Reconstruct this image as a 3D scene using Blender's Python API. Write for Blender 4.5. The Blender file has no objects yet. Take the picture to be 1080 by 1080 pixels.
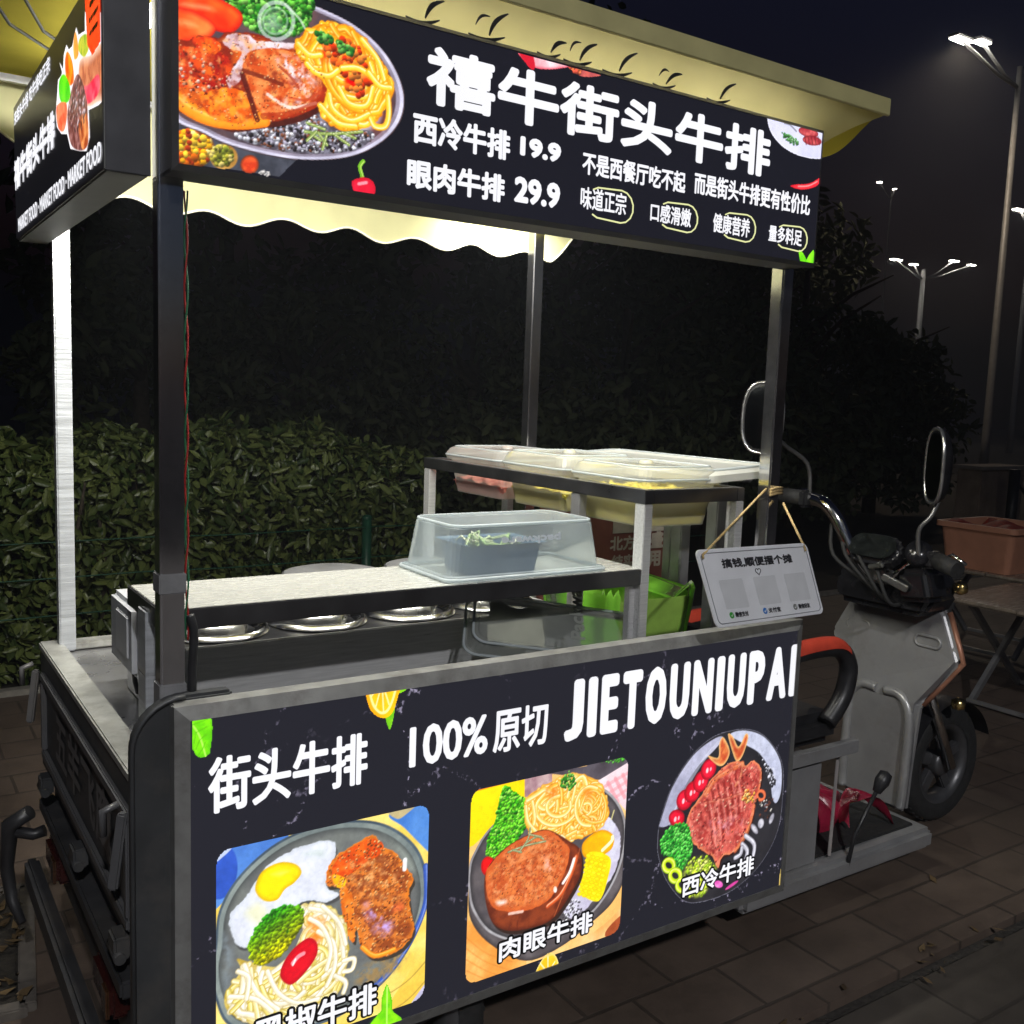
import bpy, bmesh, math, random
import numpy as np
from mathutils import Vector, Matrix
rnd = random.Random(7)
rng = np.random.default_rng(11)
SC = bpy.context.scene
COL = SC.collection
# ------------------------------------------------------------------ camera, sky, exposure
# plan units: x along the stall front, y into the picture, z up; ground at GZ. One unit is S metres.
S, GZ = 0.85, -0.285
FPX = 1038.397
CAM = np.array([-0.48704529, -1.84516863, 1.56994257])
_VX = np.array([2112. - 540, 475. - 540, FPX]); _VX /= np.linalg.norm(_VX)
_VY = np.array([-152. - 540, 393. - 540, FPX]); _VY /= np.linalg.norm(_VY)
_VZ = np.cross(_VX, _VY)
if _VZ[1] > 0: _VZ = -_VZ
ROT = np.stack([_VX, _VY, _VZ], 1)          # camera axes (right, down, forward) from plan axes
def W(p): return Vector((p[0] * S, p[1] * S, (p[2] - GZ) * S))
cd = bpy.data.cameras.new('camera'); cam = bpy.data.objects.new('camera', cd); COL.objects.link(cam)
cd.sensor_width = 36; cd.lens = FPX / 1080 * 36; cd.clip_start = 0.05; cd.clip_end = 500
r, d, f = ROT[0], ROT[1], ROT[2]
M = Matrix(((r[0], -d[0], -f[0]), (r[1], -d[1], -f[1]), (r[2], -d[2], -f[2]))).to_4x4()
M.translation = W(CAM); cam.matrix_world = M
SC.camera = cam
SC.view_settings.view_transform = 'Standard'; SC.view_settings.look = 'None'
SC.view_settings.exposure = 0.0; SC.view_settings.gamma = 1.0
SC.render.engine = 'CYCLES'
SC.cycles.use_denoising = True
SC.cycles.max_bounces = 10; SC.cycles.transparent_max_bounces = 24; SC.cycles.sample_clamp_indirect = 4.0
SC.cycles.caustics_reflective = False; SC.cycles.caustics_refractive = False
wd = bpy.data.worlds.new('World'); SC.world = wd; wd.use_nodes = True
_n = wd.node_tree.nodes; _bg = _n['Background']
_sky = _n.new('ShaderNodeTexSky'); _sky.sky_type = 'NISHITA'; _sky.sun_disc = False
_sky.sun_elevation = math.radians(-2.7); _sky.sun_rotation = math.radians(200); _sky.ozone_density = 2.5
wd.node_tree.links.new(_sky.outputs[0], _bg.inputs['Color']); _bg.inputs['Strength'].default_value = 0.15
LED = 18.5       # watts per plan unit of led strip under the canopy
TUBE = 17.0      # radiance of the led tubes under the canopy
HAZE = .0036        # density of the haze box added to lift the blacks
NEARLAMP = 5.2
STREET = 520.0  # watts of one street lamp head

# ------------------------------------------------------------------ points of the photograph on real planes
def ray(px, py): return ROT.T @ np.array([px - 540., py - 540., FPX])
def at(px, py, axis, v):
    rr = ray(px, py); return CAM + rr * ((v - CAM[axis]) / rr[axis])

# ------------------------------------------------------------------ materials
def srgb(c):
    return tuple(((v / 255) / 12.92 if v / 255 <= 0.04045 else ((v / 255 + 0.055) / 1.055) ** 2.4) for v in c)
_mc = {}
def mat(name, color=(.5, .5, .5), rough=.5, metal=0., var=.15, scale=20., bump=.0, emit=None, estr=0., spec=.5,
        coat=0., stretch=None, dirt=None, dscale=3.):
    if name in _mc: return _mc[name]
    m = bpy.data.materials.new(name); m.use_nodes = True; _mc[name] = m
    N, L = m.node_tree.nodes, m.node_tree.links
    b = N['Principled BSDF']
    tc = N.new('ShaderNodeTexCoord'); mp = N.new('ShaderNodeMapping'); L.new(tc.outputs['Object'], mp.inputs[0])
    if stretch: mp.inputs['Scale'].default_value = stretch
    nz = N.new('ShaderNodeTexNoise'); nz.inputs['Scale'].default_value = scale; nz.inputs['Detail'].default_value = 6
    L.new(mp.outputs[0], nz.inputs['Vector'])
    cr = N.new('ShaderNodeValToRGB')
    lo = tuple(max(0, c * (1 - var)) for c in color); hi = tuple(min(1, c * (1 + var)) for c in color)
    cr.color_ramp.elements[0].color = (*lo, 1); cr.color_ramp.elements[1].color = (*hi, 1)
    cr.color_ramp.elements[0].position = .3; cr.color_ramp.elements[1].position = .7
    L.new(nz.outputs['Fac'], cr.inputs[0]); out = cr.outputs[0]
    if dirt:
        n2 = N.new('ShaderNodeTexNoise'); n2.inputs['Scale'].default_value = dscale; n2.inputs['Detail'].default_value = 8
        n2.inputs['Roughness'].default_value = .7
        L.new(tc.outputs['Object'], n2.inputs['Vector'])
        r2 = N.new('ShaderNodeMapRange'); r2.inputs[1].default_value = .5; r2.inputs[2].default_value = .72
        r2.inputs[4].default_value = .8
        L.new(n2.outputs['Fac'], r2.inputs[0])
        mx = N.new('ShaderNodeMixRGB'); L.new(r2.outputs[0], mx.inputs[0]); L.new(out, mx.inputs[1]); mx.inputs[2].default_value = (*dirt, 1)
        out = mx.outputs[0]
    L.new(out, b.inputs['Base Color'])
    b.inputs['Metallic'].default_value = metal
    mr = N.new('ShaderNodeMapRange'); mr.inputs[3].default_value = max(0.02, rough - .08); mr.inputs[4].default_value = min(1, rough + .1)
    L.new(nz.outputs['Fac'], mr.inputs[0]); L.new(mr.outputs[0], b.inputs['Roughness'])
    b.inputs['Specular IOR Level'].default_value = spec
    b.inputs['Coat Weight'].default_value = coat
    if bump:
        bp = N.new('ShaderNodeBump'); bp.inputs['Strength'].default_value = bump; bp.inputs['Distance'].default_value = .01
        L.new(nz.outputs['Fac'], bp.inputs['Height']); L.new(bp.outputs[0], b.inputs['Normal'])
    if emit:
        b.inputs['Emission Color'].default_value = (*emit, 1); b.inputs['Emission Strength'].default_value = estr
    return m
def emis(name, color, s, var=.0, scale=30.):
    if name in _mc: return _mc[name]
    m = bpy.data.materials.new(name); m.use_nodes = True; _mc[name] = m
    N, L = m.node_tree.nodes, m.node_tree.links; N.clear()
    e = N.new('ShaderNodeEmission'); o = N.new('ShaderNodeOutputMaterial'); L.new(e.outputs[0], o.inputs[0])
    e.inputs[1].default_value = s
    tc = N.new('ShaderNodeTexCoord'); nz = N.new('ShaderNodeTexNoise'); nz.inputs['Scale'].default_value = scale
    L.new(tc.outputs['Object'], nz.inputs['Vector'])
    cr = N.new('ShaderNodeValToRGB')
    cr.color_ramp.elements[0].color = (*[c * (1 - var) for c in color], 1); cr.color_ramp.elements[1].color = (*[c * (1 + var) for c in color], 1)
    L.new(nz.outputs['Fac'], cr.inputs[0]); L.new(cr.outputs[0], e.inputs[0])
    return m
def plastic(name, color, clear, rough=.25, spec=.35, bump=.0):
    """thin see-through plastic: part clear, part milky, with a gloss"""
    if name in _mc: return _mc[name]
    m = bpy.data.materials.new(name); m.use_nodes = True; _mc[name] = m
    N, L = m.node_tree.nodes, m.node_tree.links; N.clear()
    o = N.new('ShaderNodeOutputMaterial'); tr = N.new('ShaderNodeBsdfTransparent'); tr.inputs[0].default_value = (*[min(1, .6 + c * .45) for c in color], 1)
    df = N.new('ShaderNodeBsdfDiffuse'); df.inputs[0].default_value = (*color, 1)
    tl = N.new('ShaderNodeBsdfTranslucent'); tl.inputs[0].default_value = (*color, 1)
    gl = N.new('ShaderNodeBsdfGlossy'); gl.inputs['Roughness'].default_value = rough
    tc = N.new('ShaderNodeTexCoord'); nz = N.new('ShaderNodeTexNoise'); nz.inputs['Scale'].default_value = 9; nz.inputs['Detail'].default_value = 5
    L.new(tc.outputs['Object'], nz.inputs['Vector'])
    mr = N.new('ShaderNodeMapRange'); mr.inputs[3].default_value = clear - .1; mr.inputs[4].default_value = min(.97, clear + .1)
    L.new(nz.outputs['Fac'], mr.inputs[0])
    m1 = N.new('ShaderNodeMixShader'); m1.inputs[0].default_value = .5; L.new(df.outputs[0], m1.inputs[1]); L.new(tl.outputs[0], m1.inputs[2])
    m2 = N.new('ShaderNodeMixShader'); L.new(mr.outputs[0], m2.inputs[0]); L.new(m1.outputs[0], m2.inputs[1]); L.new(tr.outputs[0], m2.inputs[2])
    fr = N.new('ShaderNodeLayerWeight'); fr.inputs[0].default_value = .25
    ml = N.new('ShaderNodeMath'); ml.operation = 'MULTIPLY'; L.new(fr.outputs['Fresnel'], ml.inputs[0]); ml.inputs[1].default_value = spec * 2
    m3 = N.new('ShaderNodeMixShader'); L.new(ml.outputs[0], m3.inputs[0]); L.new(m2.outputs[0], m3.inputs[1]); L.new(gl.outputs[0], m3.inputs[2])
    if bump:
        bp = N.new('ShaderNodeBump'); bp.inputs['Strength'].default_value = bump; L.new(nz.outputs['Fac'], bp.inputs['Height']); L.new(bp.outputs[0], gl.inputs['Normal'])
    L.new(m3.outputs[0], o.inputs[0])
    return m
def cloth(name, color, trans=.5, scale=6., bump=.15):
    if name in _mc: return _mc[name]
    m = bpy.data.materials.new(name); m.use_nodes = True; _mc[name] = m
    N, L = m.node_tree.nodes, m.node_tree.links; N.clear()
    o = N.new('ShaderNodeOutputMaterial'); df = N.new('ShaderNodeBsdfDiffuse'); tl = N.new('ShaderNodeBsdfTranslucent')
    tc = N.new('ShaderNodeTexCoord'); nz = N.new('ShaderNodeTexNoise'); nz.inputs['Scale'].default_value = scale; nz.inputs['Detail'].default_value = 7
    L.new(tc.outputs['Object'], nz.inputs['Vector'])
    cr = N.new('ShaderNodeValToRGB'); cr.color_ramp.elements[0].position = .3; cr.color_ramp.elements[1].position = .7
    cr.color_ramp.elements[0].color = (*[c * .8 for c in color], 1); cr.color_ramp.elements[1].color = (*color, 1)
    L.new(nz.outputs['Fac'], cr.inputs[0])
    for s in (df, tl): L.new(cr.outputs[0], s.inputs[0])
    bp = N.new('ShaderNodeBump'); bp.inputs['Strength'].default_value = bump; bp.inputs['Distance'].default_value = .03
    L.new(nz.outputs['Fac'], bp.inputs['Height']); L.new(bp.outputs[0], df.inputs['Normal'])
    mx = N.new('ShaderNodeMixShader'); mx.inputs[0].default_value = trans
    L.new(df.outputs[0], mx.inputs[1]); L.new(tl.outputs[0], mx.inputs[2]); L.new(mx.outputs[0], o.inputs[0])
    return m
def leafmat(name, c1, c2, rough=.42):
    if name in _mc: return _mc[name]
    m = bpy.data.materials.new(name); m.use_nodes = True; _mc[name] = m
    N, L = m.node_tree.nodes, m.node_tree.links; b = N['Principled BSDF']
    g = N.new('ShaderNodeNewGeometry'); cr = N.new('ShaderNodeValToRGB')
    cr.color_ramp.elements[0].color = (*c1, 1); cr.color_ramp.elements[1].color = (*c2, 1)
    L.new(g.outputs['Random Per Island'], cr.inputs[0]); L.new(cr.outputs[0], b.inputs['Base Color'])
    b.inputs['Roughness'].default_value = rough; b.inputs['Specular IOR Level'].default_value = .4 if rough < .6 else .1
    tc = N.new('ShaderNodeTexCoord'); nz = N.new('ShaderNodeTexNoise'); nz.inputs['Scale'].default_value = 40
    L.new(tc.outputs['Object'], nz.inputs['Vector'])
    bp = N.new('ShaderNodeBump'); bp.inputs['Strength'].default_value = .3; bp.inputs['Distance'].default_value = .01
    L.new(nz.outputs['Fac'], bp.inputs['Height']); L.new(bp.outputs[0], b.inputs['Normal'])
    return m
def printmat(name, strength, spec=True):
    """printed back-lit film: the colours of the print are the mesh's colour attribute"""
    if name in _mc: return _mc[name]
    m = bpy.data.materials.new(name); m.use_nodes = True; _mc[name] = m
    N, L = m.node_tree.nodes, m.node_tree.links; b = N['Principled BSDF']
    a = N.new('ShaderNodeVertexColor'); a.layer_name = 'ink'
    b.inputs['Base Color'].default_value = (.03, .03, .03, 1); b.inputs['Roughness'].default_value = .3
    tc = N.new('ShaderNodeTexCoord'); nz = N.new('ShaderNodeTexNoise'); nz.inputs['Scale'].default_value = 120; nz.inputs['Detail'].default_value = 3
    L.new(tc.outputs['Object'], nz.inputs['Vector'])
    mr = N.new('ShaderNodeMapRange'); mr.inputs[3].default_value = strength * .88; mr.inputs[4].default_value = strength * 1.12
    L.new(nz.outputs['Fac'], mr.inputs[0])
    L.new(a.outputs[0], b.inputs['Emission Color']); L.new(mr.outputs[0], b.inputs['Emission Strength'])
    try: m.cycles.emission_sampling = 'NONE'
    except Exception: pass
    return m
def sign_face(name, base, crack, amount, strength=1.0):
    """black back-lit film with the print's fine pale crack marks"""
    m = bpy.data.materials.new(name); m.use_nodes = True; _mc[name] = m
    N, L = m.node_tree.nodes, m.node_tree.links; b = N['Principled BSDF']
    b.inputs['Base Color'].default_value = (.012, .012, .016, 1); b.inputs['Roughness'].default_value = .28
    tc = N.new('ShaderNodeTexCoord')
    nz = N.new('ShaderNodeTexNoise'); nz.inputs['Scale'].default_value = 6; nz.inputs['Detail'].default_value = 8
    L.new(tc.outputs['Object'], nz.inputs['Vector'])
    mxv = N.new('ShaderNodeMixRGB'); mxv.inputs[0].default_value = .22; L.new(tc.outputs['Object'], mxv.inputs[1]); L.new(nz.outputs['Color'], mxv.inputs[2])
    vo = N.new('ShaderNodeTexVoronoi'); vo.feature = 'DISTANCE_TO_EDGE'; vo.inputs['Scale'].default_value = 5.5; L.new(mxv.outputs[0], vo.inputs['Vector'])
    r1 = N.new('ShaderNodeMapRange'); r1.inputs[1].default_value = .0; r1.inputs[2].default_value = .028; r1.inputs[3].default_value = 1; r1.inputs[4].default_value = 0
    L.new(vo.outputs['Distance'], r1.inputs[0])
    n2 = N.new('ShaderNodeTexNoise'); n2.inputs['Scale'].default_value = 110; n2.inputs['Detail'].default_value = 4; L.new(tc.outputs['Object'], n2.inputs['Vector'])
    r2 = N.new('ShaderNodeMapRange'); r2.inputs[1].default_value = .54; r2.inputs[2].default_value = .62; L.new(n2.outputs['Fac'], r2.inputs[0])
    n3 = N.new('ShaderNodeTexNoise'); n3.inputs['Scale'].default_value = 2.6; n3.inputs['Detail'].default_value = 3; L.new(tc.outputs['Object'], n3.inputs['Vector'])
    r3 = N.new('ShaderNodeMapRange'); r3.inputs[1].default_value = .43; r3.inputs[2].default_value = .62; L.new(n3.outputs['Fac'], r3.inputs[0])
    mu = N.new('ShaderNodeMath'); mu.operation = 'MULTIPLY'; L.new(r1.outputs[0], mu.inputs[0]); L.new(r2.outputs[0], mu.inputs[1])
    mu2 = N.new('ShaderNodeMath'); mu2.operation = 'MULTIPLY'; L.new(mu.outputs[0], mu2.inputs[0]); L.new(r3.outputs[0], mu2.inputs[1])
    mu3 = N.new('ShaderNodeMath'); mu3.operation = 'MULTIPLY'; L.new(mu2.outputs[0], mu3.inputs[0]); mu3.inputs[1].default_value = amount * 1.15
    mx = N.new('ShaderNodeMixRGB'); L.new(mu3.outputs[0], mx.inputs[0]); mx.inputs[1].default_value = (*base, 1); mx.inputs[2].default_value = (*crack, 1)
    L.new(mx.outputs[0], b.inputs['Emission Color']); b.inputs['Emission Strength'].default_value = strength
    try: m.cycles.emission_sampling = 'NONE'
    except Exception: pass
    return m

STEEL = mat('brushed_steel', (.72, .72, .72), .3, .45, .12, 14, .03, stretch=(1, 14, 14))
STEELV = mat('brushed_steel_post', (.70, .70, .73), .11, .98, .12, 3, .05, stretch=(5, 5, 1), dirt=(.30, .30, .31), dscale=3)
STEELD = mat('dull_steel', (.34, .34, .35), .42, .7, .2, 8, .05)
WHITESTEEL = mat('film_steel_led_ribs', (.55, .57, .60), .3, .4, .16, 34, .25, stretch=(.15, .15, 3))  # off-white film whose horizontal ribs paint in the LED strips' reflection
CHROME = mat('chrome', (.78, .77, .75), .1, 1., .05, 10)
GREYPAINT = mat('grey_vehicle_paint', (.10, .10, .105), .38, .15, .12, 10, .02, dirt=(.13, .12, .11), dscale=5)
DARKPAINT = mat('dark_vehicle_paint', (.05, .052, .055), .45, .2, .2, 12, .03, dirt=(.11, .10, .09), dscale=4)
SILVER = mat('silver_plastic', (.31, .31, .315), .35, .3, .1, 12, .02, dirt=(.2, .19, .18), dscale=6)
BLACK = mat('black_plastic', (.018, .018, .02), .4, 0, .3, 25, .04)
BLACKG = mat('glossy_black', (.012, .012, .014), .2, 0, .3, 25)
RUBBER = mat('rubber', (.02, .02, .02), .7, 0, .3, 50, .3)
REDV = mat('red_vinyl', (.5, .055, .03), .35, 0, .12, 30, .1)
ALU = mat('aluminium_frame', (.42, .42, .42), .38, .6, .1, 20, .03, dirt=(.3, .29, .27), dscale=9)
RAIL = mat('worn_galvanised', (.46, .46, .43), .45, .5, .18, 18, .1, dirt=(.2, .19, .17), dscale=14)
FRAMEDK = mat('dark_frame', (.09, .09, .1), .4, .3, .15, 20, .02)
CREAM = cloth('canopy_cloth', (.84, .71, .11), .5)
CREAMV = cloth('valance_cloth', (.80, .77, .44), .35)
LETTER = emis('lettering_white', srgb((244, 244, 250)), 1.12, .14, 2.2)

# ------------------------------------------------------------------ mesh builder
class MB:
    def __init__(s): s.bm = bmesh.new()
    def _add(s, t):
        me = bpy.data.meshes.new('t'); t.to_mesh(me); t.free(); s.bm.from_mesh(me); bpy.data.meshes.remove(me)
    def box(s, x0, x1, y0, y1, z0, z1, bev=.0, seg=2, M=None):
        t = bmesh.new(); bmesh.ops.create_cube(t, size=1)
        for v in t.verts: v.co = Vector(((x0 + x1) / 2 + v.co.x * (x1 - x0), (y0 + y1) / 2 + v.co.y * (y1 - y0), (z0 + z1) / 2 + v.co.z * (z1 - z0)))
        if bev > 0: bmesh.ops.bevel(t, geom=t.edges[:], offset=bev, segments=seg, affect='EDGES')
        if M is not None: bmesh.ops.transform(t, matrix=M, verts=t.verts[:])
        s._add(t); return s
    def beam(s, a, b, w, h, bev=.003, up=(0, 0, 1)):
        a, b = Vector(a), Vector(b); d = (b - a); L = d.length; d.normalize()
        u = Vector(up); sx = d.cross(u)
        if sx.length < 1e-4: sx = d.cross(Vector((0, 1, 0)))
        sx.normalize(); uz = sx.cross(d)
        Mx = Matrix((d, sx, uz)).transposed().to_4x4(); Mx.translation = (a + b) / 2
        return s.box(-L / 2, L / 2, -w / 2, w / 2, -h / 2, h / 2, bev, 2, Mx)
    def tube(s, pts, r, n=10, cap=True, closed=False):
        P = [Vector(p) for p in pts]; k = len(P); R = r if hasattr(r, '__len__') else [r] * k
        bm = s.bm; rings = []; last = None
        for i in range(k):
            a = P[(i - 1) % k] if (closed or i > 0) else P[i]; b = P[(i + 1) % k] if (closed or i < k - 1) else P[i]
            t = (b - a).normalized()
            if last is None:
                u = t.orthogonal().normalized()
            else:
                u = (last - t * last.dot(t)).normalized()
            last = u; v = t.cross(u)
            rings.append([bm.verts.new(P[i] + (u * math.cos(2 * math.pi * j / n) + v * math.sin(2 * math.pi * j / n)) * R[i]) for j in range(n)])
        m = k if closed else k - 1
        for i in range(m):
            A, B = rings[i], rings[(i + 1) % k]
            for j in range(n):
                f_ = bm.faces.new((A[j], A[(j + 1) % n], B[(j + 1) % n], B[j])); f_.smooth = True
        if cap and not closed:
            bm.faces.new(rings[0][::-1]); bm.faces.new(rings[-1])
        return s
    def lathe(s, prof, c, axis=(0, 0, 1), n=32, smooth=True):
        ax = Vector(axis).normalized(); u = ax.orthogonal().normalized(); v = ax.cross(u); c = Vector(c); bm = s.bm; rings = []
        for (r_, h) in prof:
            if r_ < 1e-6: rings.append([bm.verts.new(c + ax * h)])
            else: rings.append([bm.verts.new(c + ax * h + (u * math.cos(2 * math.pi * j / n) + v * math.sin(2 * math.pi * j / n)) * r_) for j in range(n)])
        for A, B in zip(rings, rings[1:]):
            for j in range(n):
                q = [A[j % len(A)], A[(j + 1) % len(A)], B[(j + 1) % len(B)], B[j % len(B)]]
                q = list(dict.fromkeys(q))
                if len(q) >= 3:
                    f_ = bm.faces.new(q); f_.smooth = smooth
        return s
    def prism(s, poly, fr, h0, h1, bev=0., seg=2):
        """poly in a plane frame fr(u,v,h)->point, from height h0 to h1"""
        t = bmesh.new(); A = [t.verts.new(fr(u, v, h0)) for u, v in poly]; B = [t.verts.new(fr(u, v, h1)) for u, v in poly]
        t.faces.new(A[::-1]); t.faces.new(B); n = len(poly)
        for i in range(n): t.faces.new((A[i], A[(i + 1) % n], B[(i + 1) % n], B[i]))
        bmesh.ops.recalc_face_normals(t, faces=t.faces[:])
        if bev: bmesh.ops.bevel(t, geom=[e for e in t.edges if e.calc_length() > bev * 1.5], offset=bev, segments=seg, affect='EDGES')
        s._add(t); return s
    def grid(s, fn, nu, nv, smooth=True):
        bm = s.bm; V = [[bm.verts.new(fn(i / nu, j / nv)) for j in range(nv + 1)] for i in range(nu + 1)]
        for i in range(nu):
            for j in range(nv):
                f_ = bm.faces.new((V[i][j], V[i + 1][j], V[i + 1][j + 1], V[i][j + 1])); f_.smooth = smooth
        return s
    def quad(s, *p):
        s.bm.faces.new([s.bm.verts.new(q) for q in p]); return s
    def loft(s, rings, cap0=True, cap1=True, smooth=False):
        bm = s.bm; R = [[bm.verts.new(p) for p in r_] for r_ in rings]; n = len(R[0])
        for A, B in zip(R, R[1:]):
            for j in range(n):
                f_ = bm.faces.new((A[j], A[(j + 1) % n], B[(j + 1) % n], B[j])); f_.smooth = smooth
        if cap0: bm.faces.new(R[0][::-1])
        if cap1: bm.faces.new(R[-1])
        return s
    def build(s, name, m, parent=None, **kw):
        me = bpy.data.meshes.new(name); bmesh.ops.recalc_face_normals(s.bm, faces=s.bm.faces[:]); s.bm.to_mesh(me); s.bm.free()
        return place(name, me, m, parent, **kw)
def origin_of(o):
    p = o; acc = Vector((0, 0, 0))
    while p is not None: acc += p.location; p = p.parent
    return acc
def place(name, me, m, parent=None, label=None, cat=None, group=None, kind=None):
    me.transform(Matrix.Translation((0, 0, -GZ)))
    me.transform(Matrix.Scale(S, 4))
    ob = bpy.data.objects.new(name, me); COL.objects.link(ob); me.materials.append(m)
    if parent is not None:
        ob.parent = parent; me.transform(Matrix.Translation(-origin_of(parent)))
    else:
        n = len(me.vertices); a = np.empty(n * 3, np.float32); me.vertices.foreach_get('co', a); a = a.reshape(-1, 3)
        lo, hi = a.min(0), a.max(0); o_ = Vector(((lo[0] + hi[0]) / 2, (lo[1] + hi[1]) / 2, lo[2])).copy()
        o_ = Vector([float(v) for v in o_]); me.transform(Matrix.Translation(-o_)); ob.location = o_
    tag(ob, label, cat, group, kind); return ob
def tag(o, label=None, cat=None, group=None, kind=None):
    for k, v in (('label', label), ('category', cat), ('group', group), ('kind', kind)):
        if v: o[k] = v
    return o
def thing(name, loc, label, cat, group=None):
    o = bpy.data.objects.new(name, None); COL.objects.link(o); o.location = W(loc); o.empty_display_size = .1
    return tag(o, label, cat, group)
def quads_mesh(name, V, F):
    """V (n,3), F (m,4) arrays"""
    me = bpy.data.meshes.new(name); me.vertices.add(len(V)); me.vertices.foreach_set('co', np.asarray(V, np.float32).ravel())
    m = len(F); me.loops.add(m * 4); me.loops.foreach_set('vertex_index', np.asarray(F, np.int32).ravel())
    me.polygons.add(m); me.polygons.foreach_set('loop_start', np.arange(0, m * 4, 4, dtype=np.int32))
    me.update(calc_edges=True); me.validate(); return me

# ------------------------------------------------------------------ lettering
def glyphs(text, spacing=1.0):
    c = bpy.data.curves.new('t', 'FONT'); c.body = text; c.size = 1; c.resolution_u = 3; c.space_character = spacing
    o = bpy.data.objects.new('t', c); COL.objects.link(o); bpy.context.view_layer.update()
    me = bpy.data.meshes.new_from_object(o.evaluated_get(bpy.context.evaluated_depsgraph_get()))
    V = np.array([v.co[:2] for v in me.vertices]); F = [tuple(p.vertices) for p in me.polygons]
    bpy.data.objects.remove(o); bpy.data.curves.remove(c); bpy.data.meshes.remove(me)
    return V, F
def text(name, s, fr, u0, u1, v0, v1, dil, m, parent, h=0., spacing=1., flip=False, label=None):
    """letters filling the box u0..u1 x v0..v1 of a plane frame, thickened by dil (round brush)"""
    V, F = glyphs(s, spacing); lo, hi = V.min(0), V.max(0)
    V = (V - lo) / np.maximum(hi - lo, 1e-6)
    U = u0 + dil + V[:, 0] * (u1 - u0 - 2 * dil); Q = v0 + dil + V[:, 1] * (v1 - v0 - 2 * dil)
    if flip: U, Q = u0 + u1 - U, v0 + v1 - Q
    bm = bmesh.new(); K = 12 if dil > 0 else 0
    offs = [(0, 0)] + [(dil * math.cos(2 * math.pi * k / K), dil * math.sin(2 * math.pi * k / K)) for k in range(K)]
    if dil > .006: offs += [(dil * .5 * math.cos(2 * math.pi * k / 6), dil * .5 * math.sin(2 * math.pi * k / 6)) for k in range(6)]
    for i, (a, b) in enumerate(offs):
        vs = [bm.verts.new(fr(x + a, y + b, h + i * 2e-5)) for x, y in zip(U, Q)]
        for f_ in F:
            try: bm.faces.new([vs[j] for j in f_])
            except ValueError: pass
    me = bpy.data.meshes.new(name); bm.to_mesh(me); bm.free()
    return place(name, me, m, parent, label=label)

# ------------------------------------------------------------------ printed pictures, drawn by code on a fine grid
def vnoise(X, Y, sc, seed, octv=3):
    out = np.zeros_like(X); amp = 1.; tot = 0.
    for o in range(octv):
        g = np.random.default_rng(seed + o * 17).random((97, 97)); x = X * sc * 2 ** o + 31.7 * o; y = Y * sc * 2 ** o + 11.3 * o
        i, j = np.floor(x).astype(int), np.floor(y).astype(int); fx, fy = x - i, y - j
        fx, fy = fx * fx * (3 - 2 * fx), fy * fy * (3 - 2 * fy); i %= 96; j %= 96
        out += amp * ((g[i, j] * (1 - fx) + g[i + 1, j] * fx) * (1 - fy) + (g[i, j + 1] * (1 - fx) + g[i + 1, j + 1] * fx) * fy)
        tot += amp; amp *= .55
    return out / tot
def spline(P, n=6, closed=True):
    P = np.asarray(P, float); k = len(P); out = []
    rngk = range(k) if closed else range(k - 1)
    for i in rngk:
        if closed: a, b, c, e = P[i - 1], P[i], P[(i + 1) % k], P[(i + 2) % k]
        else: a, b, c, e = P[max(i - 1, 0)], P[i], P[i + 1], P[min(i + 2, k - 1)]
        for t in np.arange(n) / n:
            out.append(.5 * (2 * b + (c - a) * t + (2 * a - 5 * b + 4 * c - e) * t * t + (3 * b - a - 3 * c + e) * t ** 3))
    if not closed: out.append(P[-1])
    return np.array(out)
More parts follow.
